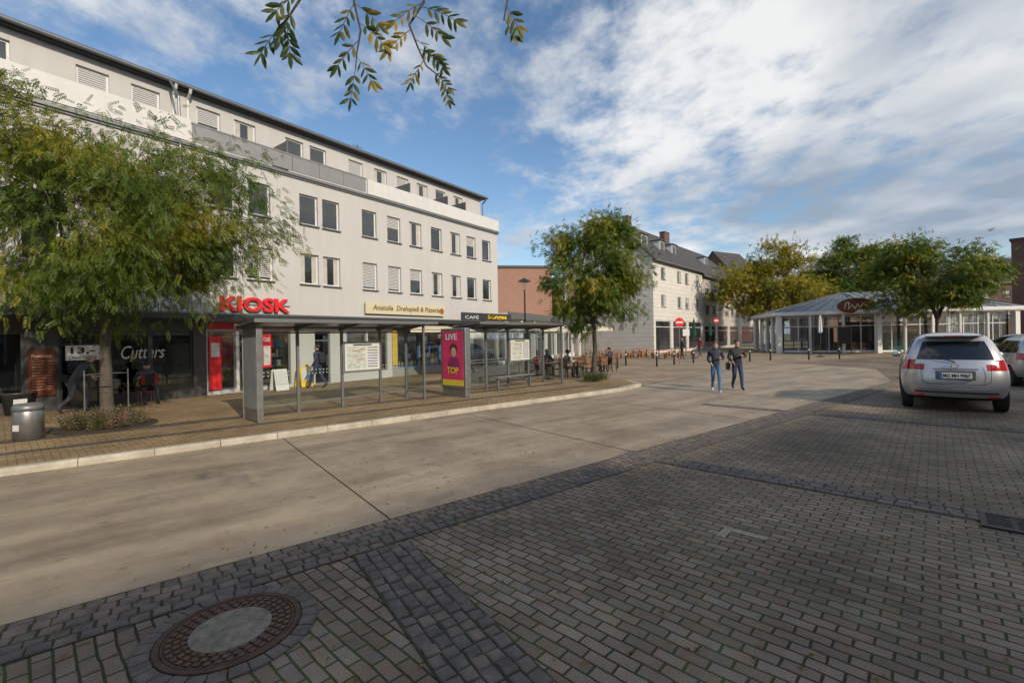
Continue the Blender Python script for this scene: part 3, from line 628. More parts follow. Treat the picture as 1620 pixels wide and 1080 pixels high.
def benchset(loc,rz):
    e=root('beer_table',loc,rz,'orange brown wooden table with bench on the square','table','wooden tables on the square')
    m_=M(); m_.box(-1.1,1.1,-.3,.3,.72,.76); m_.obj('top',mat('orange_wood',(.42,.15,.04),.5),e)
    for x in(-.85,.85): m_=M(); m_.box(x-.03,x+.03,-.27,.27,.0,.03).box(x-.02,x+.02,-.03,.03,.03,.719); m_.obj('leg',darkmetal,e)
    for y in(-.62,.62): m_=M(); m_.box(-1.1,1.1,y-.13,y+.13,.43,.46).box(-.9,-.86,y-.1,y+.1,0,.429).box(.86,.9,y-.1,y+.1,0,.429); m_.obj('bench',MATS['orange_wood'],e)
    return e
b0=benchset((9.2,39.5,0),.5)
for x,y in((11.5,41),(13.2,39.2),(8,42.5),(15.9,43),(12.5,43.5)): copytree(b0,(x,y,0),RN.uniform(.3,.9))
bo=root('bollard',(7.6,30.5,0),0,'slim dark metal bollard with pale band on square','bollard','bollards edging the square')
m_=M(); m_.lathe([(.055,0),(.05,.82),(.06,.85),(.06,.9),(.03,.95)],12); m_.obj('post',darkmetal,bo,smooth=True)
m_=M(); m_.lathe([(.057,.70),(.057,.78)],12); m_.obj('band',white,bo)
for x,y in((9.2,29),(5.8,31.5),(10.8,30.4),(12.6,31.7),(14.6,33),(16.8,32.2),(19,33.5),(21.5,33.0),(24,33.4)): copytree(bo,(x,y,0))
def lamp(loc,h,label):
    e=root('street_lamp',loc,0,label,'street lamp','street lamps on the square')
    m_=M(); m_.lathe([(.11,0),(.1,.6),(.055,.75),(.045,h-.6),(.06,h-.55)],12); m_.obj('pole',darkmetal,e,smooth=True)
    m_=M(); m_.lathe([(.1,h-.55),(.19,h-.1)],10); m_.obj('lantern_glass',clearglass,e)
    m_=M(); m_.lathe([(.38,h-.1),(.3,h-.02),(.1,h+.06),(.03,h+.12)],14); m_.obj('lamp_shade',darkmetal,e); return e
lamp((.75,25.5,.12),5.1,'dark metal street lamp with flat round shade'); lamp((20.2,45,0),6.4,'dark metal street lamp with flat round shade')
def roundsign(loc,h,label,r=.3):
    e=root('traffic_sign',loc,0,label,'traffic sign')
    m_=M(); m_.cyl((0,0,0),(0,0,h+.1),.03,n=8); m_.obj('pole',steel,e)
    m_=M(); m_.cyl((0,-.04,h),(0,-.06,h),r,n=28); m_.obj('disc',mat('sign_red',(.65,.015,.02),.4),e)
    m_=M(); m_.box(-r*.72,r*.72,-.066,-.061,h-.06,h+.06); m_.obj('bar',white,e); return e
roundsign((11.55,31.4,0),2.85,'round red no entry sign on steel pole',.32)
roundsign((18.4,41,0),3.2,'round red no entry sign on steel pole beside tree',.24)
e=root('traffic_sign',(13.0,34,0),0,'small white information sign on thin pole','traffic sign'); m_=M(); m_.cyl((0,0,0),(0,0,2.5),.03); m_.obj('pole',steel,e); m_=M(); m_.box(-.25,.25,-.05,-.03,1.9,2.4); m_.obj('plate',white,e)
def bike(loc,rz):
    e=root('bicycle',loc,rz,'dark parked bicycle standing by the cafe terrace','bicycle','bicycles parked near the tree')
    for x in(-.52,.52):
        w=M(); k_=24
        for i in range(k_):
            t=2*math.pi*i/k_;t2=2*math.pi*(i+1)/k_; w.cyl((x+.33*math.cos(t),0,.34+.33*math.sin(t)),(x+.33*math.cos(t2),0,.34+.33*math.sin(t2)),.015,n=5,caps=False)
        for i in range(8): t=math.pi*i/4; w.cyl((x,0,.34),(x+.33*math.cos(t),0,.34+.33*math.sin(t)),.003,n=3,caps=False)
        w.obj('wheel',rubber,e)
    f=M(); f.cyl((-.52,0,.34),(-.1,0,.3),.014,n=6).cyl((-.1,0,.3),(-.22,0,.85),.016,n=6).cyl((-.1,0,.3),(.36,0,.75),.018,n=6).cyl((-.2,0,.78),(.34,0,.85),.016,n=6).cyl((.33,0,.95),(.52,0,.34),.015,n=6).cyl((-.52,0,.34),(-.2,0,.74),.01,n=6)
    f.obj('frame',darkmetal,e); M().ell((-.23,0,.9),.13,.06,.03).obj('saddle',black,e); M().tube([(.2,-.27,1.0),(.33,-.05,1.0),(.33,.05,1.0),(.2,.27,1.0)],[.012]*4,6).obj('handlebar',black,e); return e
bk0=bike((5.2,24.5,.12),1.2); copytree(bk0,(5.9,25.6,.12),1.3); copytree(bk0,(5.0,26.6,.12),1.1)
# ------------------------------------------------------------------ other buildings
def brickmat(name,c1,c2,cm,bw=.25,bh=.08,mort=.012):
    m,nt,b=newmat(name); N=nt.nodes; K=nt.links; tc_=N.new('ShaderNodeTexCoord'); sp=N.new('ShaderNodeSeparateXYZ'); K.new(tc_.outputs['Object'],sp.inputs[0])
    ad=N.new('ShaderNodeMath'); ad.operation='ADD'; K.new(sp.outputs[0],ad.inputs[0]); K.new(sp.outputs[1],ad.inputs[1])
    cb=N.new('ShaderNodeCombineXYZ'); K.new(ad.outputs[0],cb.inputs[0]); K.new(sp.outputs[2],cb.inputs[1])
    br=N.new('ShaderNodeTexBrick'); K.new(cb.outputs[0],br.inputs['Vector']); br.inputs['Scale'].default_value=1; br.inputs['Brick Width'].default_value=bw; br.inputs['Row Height'].default_value=bh; br.inputs['Mortar Size'].default_value=mort
    br.inputs['Color1'].default_value=(*c1,1); br.inputs['Color2'].default_value=(*c2,1); br.inputs['Mortar'].default_value=(*cm,1); K.new(br.outputs['Color'],b.inputs['Base Color']); b.inputs['Roughness'].default_value=.85
    MATS[name]=m; return m
brickmat('brick_red',(.26,.10,.065),(.33,.14,.09),(.3,.25,.2)); brickmat('brick_dark',(.11,.05,.038),(.15,.07,.052),(.12,.1,.09))
stonetile=brickmat('cream_tile',(.56,.545,.50),(.61,.595,.55),(.42,.40,.36),.9,.45,.02)
def gable_house(name,loc,ang,L,W,eave,ridge,wallm,roofm,rows,label,win_w=1.1,win_h=1.3,dormers=(),chim=(),gwin=(),ground=None):
    e=root(name,loc,ang,label,'building')
    ops=[]
    for z,xs in rows: ops+=[(x-win_w/2,x+win_w/2,z,z+win_h) for x in xs]
    gops=list(ground or [])
    mb=M(); wall(mb,0,L,0,eave,ops+gops,0,.18)
    mb.add([(0,0,0),(0,W,0),(0,W,eave),(0,W/2,ridge),(0,0,eave)],[(4,3,2,1,0)]); mb.add([(L,0,0),(L,W,0),(L,W,eave),(L,W/2,ridge),(L,0,eave)],[(0,1,2,3,4)])
    mb.add([(0,W,0),(L,W,0),(L,W,eave),(0,W,eave)],[(3,2,1,0)]); mb.obj('wall',wallm,e)
    for z,xs in rows:
        for i,x in enumerate(xs): window(e,x,z,win_w,win_h,.1,(0,3,0,2)[(i+int(z))%4],sill=True)
    for a,b_,c,d in gops:
        M().box(a,b_,.12,.14,c,d).obj('shop_glass',winglass,e); m_=M(); m_.box(a,a+.08,.06,.12,c,d).box(b_-.08,b_,.06,.12,c,d).box(a+.08,b_-.08,.06,.12,d-.1,d).box(a+.08,b_-.08,.06,.12,d-.75,d-.68); m_.obj('shop_frame',whiteplastic,e)
    for y,z in gwin:
        M().box(-.05,-.01,y-.55,y+.55,z,z+1.3).obj('gable_window_frame',whiteplastic,e); M().box(-.06,-.051,y-.47,y+.47,z+.08,z+1.22).obj('gable_window',winglass,e)
    ov=.35; k_=(ridge-eave)/(W/2); mb=M(); t=.18
    for s0,s1 in ((0,1),(1,0)):
        ya=-ov if s0==0 else W+ov; za=eave-k_*ov
        P=[(-ov*.6,ya,za),(L+ov*.6,ya,za),(L+ov*.6,W/2,ridge),(-ov*.6,W/2,ridge)]
        Q=[(x,y,z+t) for x,y,z in P]
        mb.add(P+Q,[(0,1,2,3),(7,6,5,4),(0,4,5,1),(1,5,6,2),(3,7,4,0)])
    mb.obj('roof',roofm,e)
    m_=M(); m_.cyl((-.1,-ov-.06,eave-k_*ov+.05),(L+.1,-ov-.06,eave-k_*ov+.05),.08,n=8); m_.obj('gutter',greymetal,e)
    for x,fr,w in dormers:
        y0=fr*W/2; z0=eave+k_*y0
        d=bpy.data.objects.new('dormer',None); COL.objects.link(d); d.parent=e; d.location=(x,y0,z0)
        M().box(-w/2,w/2,-.02,1.4,-.2,1.25).obj('dormer_wall',white,d)
        M().box(-w/2-.12,w/2+.12,-.2,1.9,1.252,1.36).obj('dormer_roof',darkmetal,d)
        M().box(-w/2+.15,w/2-.15,-.05,-.021,.15,1.1).obj('dormer_window',winglass,d)
    for x,fr,s_ in chim:
        m_=M(); y=fr*W/2; m_.box(x-s_/2,x+s_/2,y-.35,y+.35,eave+k_*min(y,W-y)-.3,ridge+1.1); m_.box(x-s_/2-.06,x+s_/2+.06,y-.41,y+.41,ridge+1.102,ridge+1.22); m_.obj('chimney',MATS['brick_dark'],e)
    return e
U2=math.atan2(.75,.66); u2=Vector((.66,.75,0)).normalized()
gable_house('gabled_house',(14.97,48,0),U2,15.1,11,10.2,15.3,stonetile,rooftile,
 [(8.1,[2.6,7.2,9.6,13.3]),(5.1,[2.6,7.2,9.6,13.3])],'pale cream tiled three storey gabled house with dark roof',
 dormers=[(2.2,.35,1.5),(7.0,.35,1.3),(10.6,.35,1.3)],chim=[(5.2,1,1.0)],gwin=[(3.0,8.2),(7.0,8.2),(5,11.3)],ground=[(.5,4.6,.3,3.6),(5.2,9.4,.3,3.6),(10,14.6,.3,3.6)])
p=Vector((14.97,48,0))+u2*15.15
gable_house('terraced_house',(p.x,p.y,0),U2,17,11,9.8,15.0,mat('grey_tile',(.44,.425,.39),.7,var=.1),rooftile,
 [(7.4,[1.8,4.6,7.4,10.2,13,15.6]),(4.6,[1.8,4.6,7.4,10.2,13,15.6])],'grey beige terraced house with dark tiled roof and chimney',win_w=1.6,
 dormers=[(9,.45,1.2)],chim=[(.6,.95,1.7)],ground=[(.6,5,.3,3.2),(6,10.5,.3,3.2),(11.5,16,.3,3.2)])
p=p+u2*17.05
gable_house('terraced_house',(p.x,p.y,0),U2,22,11,9.0,14.0,mat('white_render',(.55,.54,.5),.8,var=.1),rooftile,
 [(6.8,[2,6,10,14,18]),(4.2,[2,6,10,14,18])],'pale rendered terraced house behind trees',ground=[(.6,8,.3,3.2)])
def block(name,loc,ang,L,W,H,wm,label,rows,ww=1.2,wh=1.3,roofm=None):
    e=root(name,loc,ang,label,'building'); ops=[(x-ww/2,x+ww/2,z,z+wh) for z,xs in rows for x in xs]
    mb=M(); wall(mb,0,L,0,H,ops,0,.15); mb.add([(0,0,0),(0,W,0),(0,W,H),(0,0,H)],[(3,2,1,0)]); mb.add([(L,0,0),(L,W,0),(L,W,H),(L,0,H)],[(0,1,2,3)])
    mb.add([(0,W,0),(L,W,0),(L,W,H),(0,W,H)],[(3,2,1,0)]); mb.obj('wall',wm,e)
    M().box(-.15,L+.15,-.15,W+.15,H+.002,H+.25).obj('roof',roofm or darkmetal,e)
    for z,xs in rows:
        for x in xs: window(e,x,z,ww,wh,.08,0)
    return e
block('brick_building',(-4,49,0),.15,8.6,12,9.6,MATS['brick_red'],'plain red brick building behind the shops',[(5.2,[1.5]),])
an=root('low_shop_building',(-.6,31.6,.0),math.atan2(16,7.6),'single storey glazed shop row with white posts','building')
LA=17.5
M().box(0,LA,-.4,8,3.35,3.75).obj('roof',white,an); M().box(-.02,LA,-.46,-.402,3.32,3.8).obj('fascia',greymetal,an)
for i in range(8): x=.1+i*2.45; M().box(x-.1,x+.1,-.3,-.1,0,3.35).obj('post',white,an)
M().box(0,LA,.5,.52,.35,3.0).obj('glass',winglass,an)
m_=M(); m_.box(0,LA,.4,.7,0,.35); m_.box(0,LA,.45,.6,3.0,3.34)
for i in range(15): x=i*1.2; m_.box(x,x+.07,.42,.49,.35,3.0)
m_.obj('frame',whiteplastic,an)
M().box(0,LA,.75,7.5,0.01,3.34).obj('wall',render_w,an)
gable_house('town_house',(47,95,0),.5,9,11,14,20,MATS['brick_dark'],rooftile,[(10,[2,5]),(6,[2,5])],'dark brick town house with steep roof')
gable_house('town_house',(66,98,0),-.1,16,12,11,16,MATS['brick_red'],rooftile,[(8,[2,5,8,11]),(5,[2,5,8,11])],'red brick town house with dark roof')
gable_house('town_house',(84,90,0),-.3,20,12,11,16,MATS['brick_dark'],rooftile,[(8,[2,5,8,11,15]),(4,[2,5,8,11,15])],'dark brick town house with dark roof')
block('brick_office_building',(61.6,56.0,0),-.9,26,14,12.8,MATS['brick_dark'],'dark red brick building at the edge of the square',[(10,[2,6,10,14]),(6.6,[2,6,10,14]),(3.2,[2,6,10,14])])
block('town_block',(-12,66,0),.3,22,10,7.5,mat('beige_render',(.4,.36,.3),.8),'beige flat roofed building behind the trees',[(4.6,[3,7,11,15,19])])
HA=math.atan2(-.62,-.785)  # unseen house row added behind the camera; ridge heights shape the foreground shadow
for a1,L_,rg,wm in((-8.5,38,15.9,MATS['brick_red']),(4.5,13,15.0,MATS['white_render']),(12.8,8.2,14.6,MATS['brick_dark']),(42,29,13.9,MATS['grey_tile'])):
    x,y=RD(a1,-20); k_=int(L_//3)
    gable_house('town_house',(x,y,0),HA,L_,9.5,rg-4,rg,wm,rooftile,[(8.4,[1.5+3*i for i in range(k_)]),(5.2,[1.5+3*i for i in range(k_)])],'terraced town house out of view, added to shade the foreground',ground=[(.8,L_-.8,.4,3.2)])
# ------------------------------------------------------------------ pavilion
PVN=root('glass_pavilion',(0,0,0),0,'white framed glass cafe pavilion with grey metal hipped roof','building')
fp=[(26.4,45.0),(33.4,41.5),(44.5,40.2),(48,50),(29,54)]
cen=Vector((36.6,46.5))
def shr(p,k_): v=Vector(p)-cen; return cen+v*(1-k_/v.length)
ev=[shr(p,-.7) for p in fp]; R1,R2=(34.3,47.2,6.05),(41.2,46.4,6.05)
m_=M(); E=[(v.x,v.y,4.0) for v in ev]
vs=E+[R1,R2]; m_.add(vs,[(0,1,5),(1,2,6,5),(2,3,6),(3,4,5,6),(4,0,5)])
m_.obj('roof',mat('zinc_roof',(.22,.25,.28),.45,.45,var=.12),PVN)
m_=M()
for i in range(5):
    A=Vector(E[i]);Bv=Vector(E[(i+1)%5]); nseg=int((Bv-A).length/1.1)
    tA,tB={0:(R1,R1),1:(R1,R2),2:(R2,R2),3:(R2,R1),4:(R1,R1)}[i]
    for k_ in range(nseg+1):
        t=k_/nseg; q=A.lerp(Bv,t); w_=Vector(tA).lerp(Vector(tB),t); m_.cyl(q+Vector((0,0,.03)),w_+Vector((0,0,.03)),.03,n=4)
m_.obj('roof_seams',mat('seam',(.18,.20,.22),.4,.5),PVN)
m_=M()
for i in range(5):
    A=ev[i];Bv=ev[(i+1)%5]; d=(Bv-A).normalized(); q=Vector((-d.y,d.x))*.12
    m_.extr([(A.x,A.y),(Bv.x,Bv.y),(Bv.x+q.x,Bv.y+q.y),(A.x+q.x,A.y+q.y)],3.68,3.99)
m_.obj('fascia',white,PVN)
m_=M(); m_.extr([(v.x,v.y) for v in [shr(p,-.55) for p in fp]],3.6,3.66); m_.obj('ceiling',white,PVN)
gp=M(); fr=M()
for i in range(5):
    A=Vector(fp[i]);Bv=Vector(fp[(i+1)%5]); L_=(Bv-A).length; d=(Bv-A)/L_; n_c=max(2,int(round(L_/2.3)))
    for k_ in range(n_c):
        c=A+d*L_*k_/n_c; m_=M(); m_.cyl((c.x,c.y,0),(c.x,c.y,3.6),.13,n=10) if k_ else m_.box(c.x-.2,c.x+.2,c.y-.2,c.y+.2,0,3.6); m_.obj('column',white,PVN)
    a2=shr(fp[i],.5); b2=shr(fp[(i+1)%5],.5); L2=(b2-a2).length; d2=(b2-a2)/L2
    gp.add([(a2.x,a2.y,.3),(b2.x,b2.y,.3),(b2.x,b2.y,3.55),(a2.x,a2.y,3.55)],[(0,1,2,3)])
    nn_=int(L2/1.1)
    for k_ in range(nn_+1):
        c=a2+d2*L2*k_/nn_; fr.cyl((c.x,c.y,0),(c.x,c.y,3.58),.045,n=4)
    for z in(.15,2.55,3.45): fr.cyl((a2.x,a2.y,z),(b2.x,b2.y,z),.05 if z>.2 else .13,n=4)
gp.obj('glass_wall',shopglass,PVN); fr.obj('window_frame',whiteplastic,PVN)
m_=M(); m_.extr([(v.x,v.y) for v in [shr(p,.6) for p in fp]],.01,.05); m_.obj('floor',wood,PVN)
m_=M(); m_.box(37,42,45,46,.05,1.15,0).box(34.5,44.5,47.5,48,.05,3.0,1).box(30.5,32.5,46,47,.05,2.4,1); m_.obj('bar_counter',[mat('turquoise',(.05,.32,.25),.5),mat('dark_wood',(.06,.04,.025),.6)],PVN)
m_=M()
for i in range(12):
    x=RN.uniform(30,43); y=RN.uniform(44,46.5); m_.box(x-.4,x+.4,y-.4,y+.4,.72,.77); m_.box(x-.03,x+.03,y-.03,y+.03,.05,.72); m_.box(x-.8,x-.45,y-.2,y+.2,.05,.95)
m_.obj('indoor_tables',wood,PVN)
OS=root('oval_sign',(31.6,41.75,4.35),math.atan2(-3.3,8),'oval maroon cafe sign with pale script above entrance','sign')
m_=M(); m_.ell((0,0,0),1.5,.08,.72,n=32,k=16); m_.obj('board',mat('maroon',(.16,.035,.03),.4),OS,smooth=True)
m_=M(); n=32
for i in range(n):
    t=2*math.pi*i/n; t2=2*math.pi*(i+1)/n; m_.cyl((1.51*math.cos(t),-.03,.73*math.sin(t)),(1.51*math.cos(t2),-.03,.73*math.sin(t2)),.03,n=6)
m_.obj('rim',cream,OS)
m_=M(); P=[(-.9,-.1,-.3),(-.8,-.1,.3),(-.55,-.1,.35),(-.6,-.1,-.3),(-.3,-.1,.1),(-.1,-.1,-.25),(.1,-.1,.2),(.3,-.1,-.2),(.5,-.1,.2),(.9,-.1,-.1)]
m_.tube(P,[.035]*len(P),6); m_.obj('script',cream,OS)
for x,y in((28.9,42.7),(30.6,41.9)):
    e=root('menu_blackboard',(x,y,0),-.35,'black menu board standing before the pavilion','sign'); M().box(-.5,.5,-.02,.02,.9,2.4).obj('board',black,e); m_=M(); m_.box(-.55,-.5,-.03,.03,0,2.45).box(.5,.55,-.03,.03,0,2.45).box(-.5,.5,-.03,.03,2.4,2.46); m_.obj('frame',wood,e)
# ------------------------------------------------------------------ trees
def sprig(n,L,ll,lw):
    vs=[]
    for i in range(n):
        x=L*(.15+.85*(i//2)/(n/2)); s_=1 if i%2 else -1
        if i==n-1: s_=0
        dx,dy=(ll*.55,s_*ll*.83) if s_ else (ll,0)
        px,py=(-dy/ll*lw/2,dx/ll*lw/2)
        z=-.25*ll
        vs+=[(x,0,0),(x+dx*.45+px,dy*.45+py,z*.2),(x+dx,dy,z),(x+dx*.45-px,dy*.45-py,z*.2)]
    return np.array(vs)
def crown_mesh(name,pos,axis,tmpl,size,mt,parent,rng):
    n=len(pos); X=axis/np.linalg.norm(axis,axis=1,keepdims=True)
    r=rng.normal(size=(n,3)); r[:,2]+=1.0; Z=r-(r*X).sum(1,keepdims=True)*X; Z/=np.linalg.norm(Z,axis=1,keepdims=True); Y=np.cross(Z,X)
    s_=size[:,None,None]; T=tmpl[None]*s_
    P=pos[:,None,:]+T[...,0:1]*X[:,None,:]+T[...,1:2]*Y[:,None,:]+T[...,2:3]*Z[:,None,:]
    P=P.reshape(-1,3); nf=len(P)//4
    me=bpy.data.meshes.new(name); me.vertices.add(len(P)); me.vertices.foreach_set('co',P.astype(np.float32).ravel())
    me.loops.add(nf*4); me.loops.foreach_set('vertex_index',np.arange(nf*4,dtype=np.int32)); me.polygons.add(nf)
    me.polygons.foreach_set('loop_start',np.arange(0,nf*4,4,dtype=np.int32)); me.polygons.foreach_set('loop_total',np.full(nf,4,dtype=np.int32))
    me.update(calc_edges=True); me.materials.append(mt)
    o=bpy.data.objects.new(name,me); COL.objects.link(o); o.parent=parent; return o
def tree(loc,trunk_h,tr,crown_c,crown_r,nclump,nspr,tmpl,mt,seed,label,droop=.5,clr=.24,lean=(0,0)):
    rng=np.random.default_rng(seed); R_=random.Random(seed)
    T=root('tree',loc,0,label,'tree')
    cc=np.array(crown_c,float); cr=np.array(crown_r,float)
    tk=M(); base=Vector((0,0,0)); tip=Vector((lean[0],lean[1],trunk_h)); pts=[];rs=[]
    for i in range(7):
        t=i/6; pts.append(base.lerp(tip,t)+Vector((R_.uniform(-.03,.03),R_.uniform(-.03,.03),0))*(t>0)); rs.append(tr*(1.35 if i==0 else 1-.4*t))
    tk.tube(pts,rs,12)
    cl=[]
    for i in range(nclump):
        d=rng.normal(size=3); d/=np.linalg.norm(d); rad=rng.uniform(.3,.98)**.55
        p=cc+d*cr*rad*rng.uniform(.82,1.15); cl.append(p)
    cl=np.array(cl)
    mains=[]
    for i in range(7):
        a=i*2.4+R_.random(); m=Vector(cc)+Vector((cr[0]*.45*math.cos(a),cr[1]*.45*math.sin(a),cr[2]*R_.uniform(-.35,.5)))
        mid=tip.lerp(m,.5)+Vector((0,0,.15*cr[2])); tk.tube([tip-Vector((0,0,R_.random()*.3*trunk_h*.5)),mid,m],[tr*.5,tr*.33,tr*.2],8); mains.append((mid,m))
    for p in cl:
        pv=Vector(p); bm=min(mains,key=lambda q:(q[1]-pv).length); s0=bm[0].lerp(bm[1],R_.uniform(.3,1)); md=s0.lerp(pv,.5)+Vector((0,0,.1*(pv-s0).length))
        tk.tube([s0,md,pv],[tr*.16,tr*.09,tr*.03],5)
    tk.obj('trunk',bark,T,smooth=True)
    idx=rng.integers(0,nclump,nspr); sig=clr*cr.mean()*rng.uniform(.55,1.25,nclump)
    off=rng.normal(size=(nspr,3))*sig[idx][:,None]; off[:,2]=off[:,2]*.7-np.abs(rng.normal(size=nspr))*sig[idx]*droop*.6
    pos=cl[idx]+off
    out=(pos-cc)/cr; ax=out*.7+rng.normal(size=(nspr,3))*.6; ax[:,2]-=droop
    crown_mesh('crown',pos,ax,tmpl,rng.uniform(.7,1.3,nspr),mt,T,rng)
    return T
lf1=leafmat('leaf_green_yellow',(.05,.105,.012),(.13,.185,.018),(.46,.35,.03),.55)
lf2=leafmat('leaf_green',(.045,.10,.014),(.12,.175,.022),(.30,.28,.035),.5)
lf3=leafmat('leaf_yellow',(.12,.14,.016),(.32,.28,.022),(.52,.37,.03),.4)
tree((-9.59,10.75,.12),2.7,.14,(.15,.2,5.1),(3.05,2.8,2.75),84,17500,sprig(13,.24,.062,.023),lf1,3,'full green and yellow leaning feathery street tree on pavement',.95,.16)
tree((3.45,19.1,.12),2.6,.12,(.0,0,4.65),(1.9,1.9,2.6),52,8500,sprig(11,.24,.08,.031),lf1,8,'smaller feathery green street tree by cafe terrace',.7,.16)
big=sprig(7,.42,.18,.095)
tree((31.8,56.5,0),3,.25,(0,0,7.9),(5.6,4.8,4.4),60,11500,big,lf3,21,'wide tree with yellow autumn foliage on the square',.2,.17)
tree((45.6,62,0),4,.25,(0,0,10.2),(4.3,4.6,5.0),50,9500,big,lf2,22,'tall green tree behind the pavilion',.2,.17)
tree((34.6,37.0,0),3,.16,(0,0,6.8),(4.0,4.0,3.3),56,10500,sprig(9,.33,.14,.06),lf1,23,'broad green tree with yellowing tips in front of pavilion',.5,.16)
tree((53.0,64,0),4,.25,(0,0,8.4),(5,5,4.5),45,7000,big,lf2,24,'green tree behind the pavilion',.2,.18)
tree((5.8,62,0),3,.25,(0,0,5.6),(3.6,4,3.6),34,4500,big,lf3,26,'yellow green tree beside brick building',.2,.18)
bed=root('tree_guard',(-9.59,10.75,.12),.2,'thin metal stakes around street tree base','tree guard')
for x,y in((-.3,-.25),(.3,.25)):
    M().cyl((x,y,0),(x,y,1.3),.014,n=6).obj('stake',greymetal,bed)
M().tube([(-.3,-.25,1.2),(0,0,1.22),(.3,.25,1.2)],[.008]*3,5).obj('tie',greymetal,bed)
rng=np.random.default_rng(5)
def plants(name,c,rx,ry,n,hh,mt,label):
    a_=rng.uniform(0,6.28,n); r=np.sqrt(rng.uniform(0,1,n)); pos=np.stack([c[0]+rx*r*np.cos(a_),c[1]+ry*r*np.sin(a_),np.full(n,c[2])],1)
    pos[:,2]+=rng.uniform(0,.05,n); ax=rng.normal(size=(n,3))*.35; ax[:,2]=1
    o=crown_mesh(name,pos,ax,sprig(9,hh,.07,.02),rng.uniform(.5,1.2,n),mt,None,rng); tag(o,label,'plant'); return o
plants('flower_bed',(-9.3,10.35,.13),.8,.6,520,.36,leafmat('bed_green',(.06,.08,.02),(.18,.14,.07),(.40,.22,.2),3),'low pinkish and green planting at foot of tree')
m_=M(); m_.lathe([(.95,0),(.95,.03),(.9,.035)],28); struct(m_.obj('tree_bed',mat('soil',(.05,.035,.022),.95,var=.4,vs=9,bump=1,bs=40),loc=(-9.4,10.5,.121)))
plants('low_shrub',(3.45,19.0,.13),.5,.45,260,.32,leafmat('shrub_green',(.04,.07,.015),(.1,.14,.03),(.18,.18,.05),3),'small green shrub at foot of tree')
# ------------------------------------------------------------------ overhanging branch near the camera
def overhang():
    e=root('overhanging_branch',(-.35,1.75,3.33),0,'thin robinia branch with drooping green and yellow leaflets overhead','branch')
    R_=random.Random(4); lm=leafmat('near_leaf',(.025,.055,.01),(.055,.09,.014),(.36,.25,.03),4,.35)
    st={}
    def leaf(base,d,s_):
        lf=st['lf']; d=d.normalized(); side=d.cross(Vector((0,1,0))+Vector((R_.uniform(-.7,.7),0,R_.uniform(-.7,.7)))).normalized()
        n=d.cross(side)
        w=s_*.15; P=[base,base+d*s_*.25+side*w*.8,base+d*s_*.6+side*w,base+d*s_*.9+side*w*.4,base+d*s_,base+d*s_*.9-side*w*.4,base+d*s_*.6-side*w,base+d*s_*.25-side*w*.8,base+d*s_*.5+n*w*.3]
        lf.add(P,[(8,0,1),(8,1,2),(8,2,3),(8,3,4),(8,4,5),(8,5,6),(8,6,7),(8,7,0)])
    def compound(b,d,L_,n,s_):
        p=b.copy(); dr=d.normalized()
        for i in range(n):
            q=p+dr*(L_/n); st['tw'].cyl(p,q,.0014,n=4); p=q; dr=(dr+Vector((0,0,-.08))).normalized()
            sd=Vector((-dr.z,R_.uniform(-.4,.4),dr.x)).normalized()
            for sg in(1,-1):
                if R_.random()<.9: leaf(p,dr*.75+sd*sg*R_.uniform(.6,1)+Vector((0,R_.uniform(-.3,.3),-.25)),s_*R_.uniform(.75,1.1))
        leaf(p,dr,s_*1.1)
    def br(pts,spec):
        st['tw']=M(); st['lf']=M()
        P=[Vector(q) for q in pts]; st['tw'].tube(P,[.006-.0045*i/len(P) for i in range(len(P))],6)
        for k_,d,L_,n,s_ in spec:
            i=int(k_); q=P[i].lerp(P[min(i+1,len(P)-1)],k_-i); compound(q,Vector(d),L_,n,s_)
        st['tw'].obj('twig',bark,e); st['lf'].obj('leaves',lm,e)
    br([(-.4,0,.3),(-.45,.02,.0),(-.5,.03,-.06),(-.56,.05,-.10)],[(.9,(-.8,0,-.5),.12,4,.062),(1.5,(-.6,0,-1),.12,4,.062),(2.2,(.1,0,-1),.13,5,.062),(2.9,(-.5,0,-.6),.11,4,.06)])
    br([(-.25,0,.3),(-.24,.02,-.02),(-.22,.03,-.12),(-.24,.04,-.2),(-.25,.05,-.26)],[(1.0,(-.6,0,-1),.12,4,.058),(1.0,(.7,0,-.5),.12,4,.058),(1.7,(.8,0,-.6),.12,4,.056),(2.4,(-.7,0,-.7),.13,4,.056),(3.2,(.6,0,-.9),.11,4,.054),(3.9,(-.2,0,-1),.12,4,.052)])
    br([(.1,0,.3),(.03,.02,-.02),(-.03,.03,-.10),(-.0,.05,-.18),(.03,.05,-.25),(.09,.05,-.3)],[(1,(-.8,0,-.4),.13,4,.055),(1.2,(.8,0,-.2),.14,5,.055),(1.6,(.8,0,-.5),.13,5,.055),(2.2,(-.9,0,-.6),.12,5,.05),(2.6,(.9,0,-.6),.12,5,.048),(3,(.8,0,-.5),.12,5,.046),(3.7,(-.6,0,-.8),.10,5,.042),(4.4,(.7,0,-.6),.09,5,.04),(5,(.3,0,-.9),.09,4,.036)])
    br([(.40,0,.3),(.36,.02,.0),(.34,.03,-.09)],[(1.4,(.45,0,-.8),.09,3,.055),(1.9,(.5,0,-1),.07,2,.05)])
overhang()
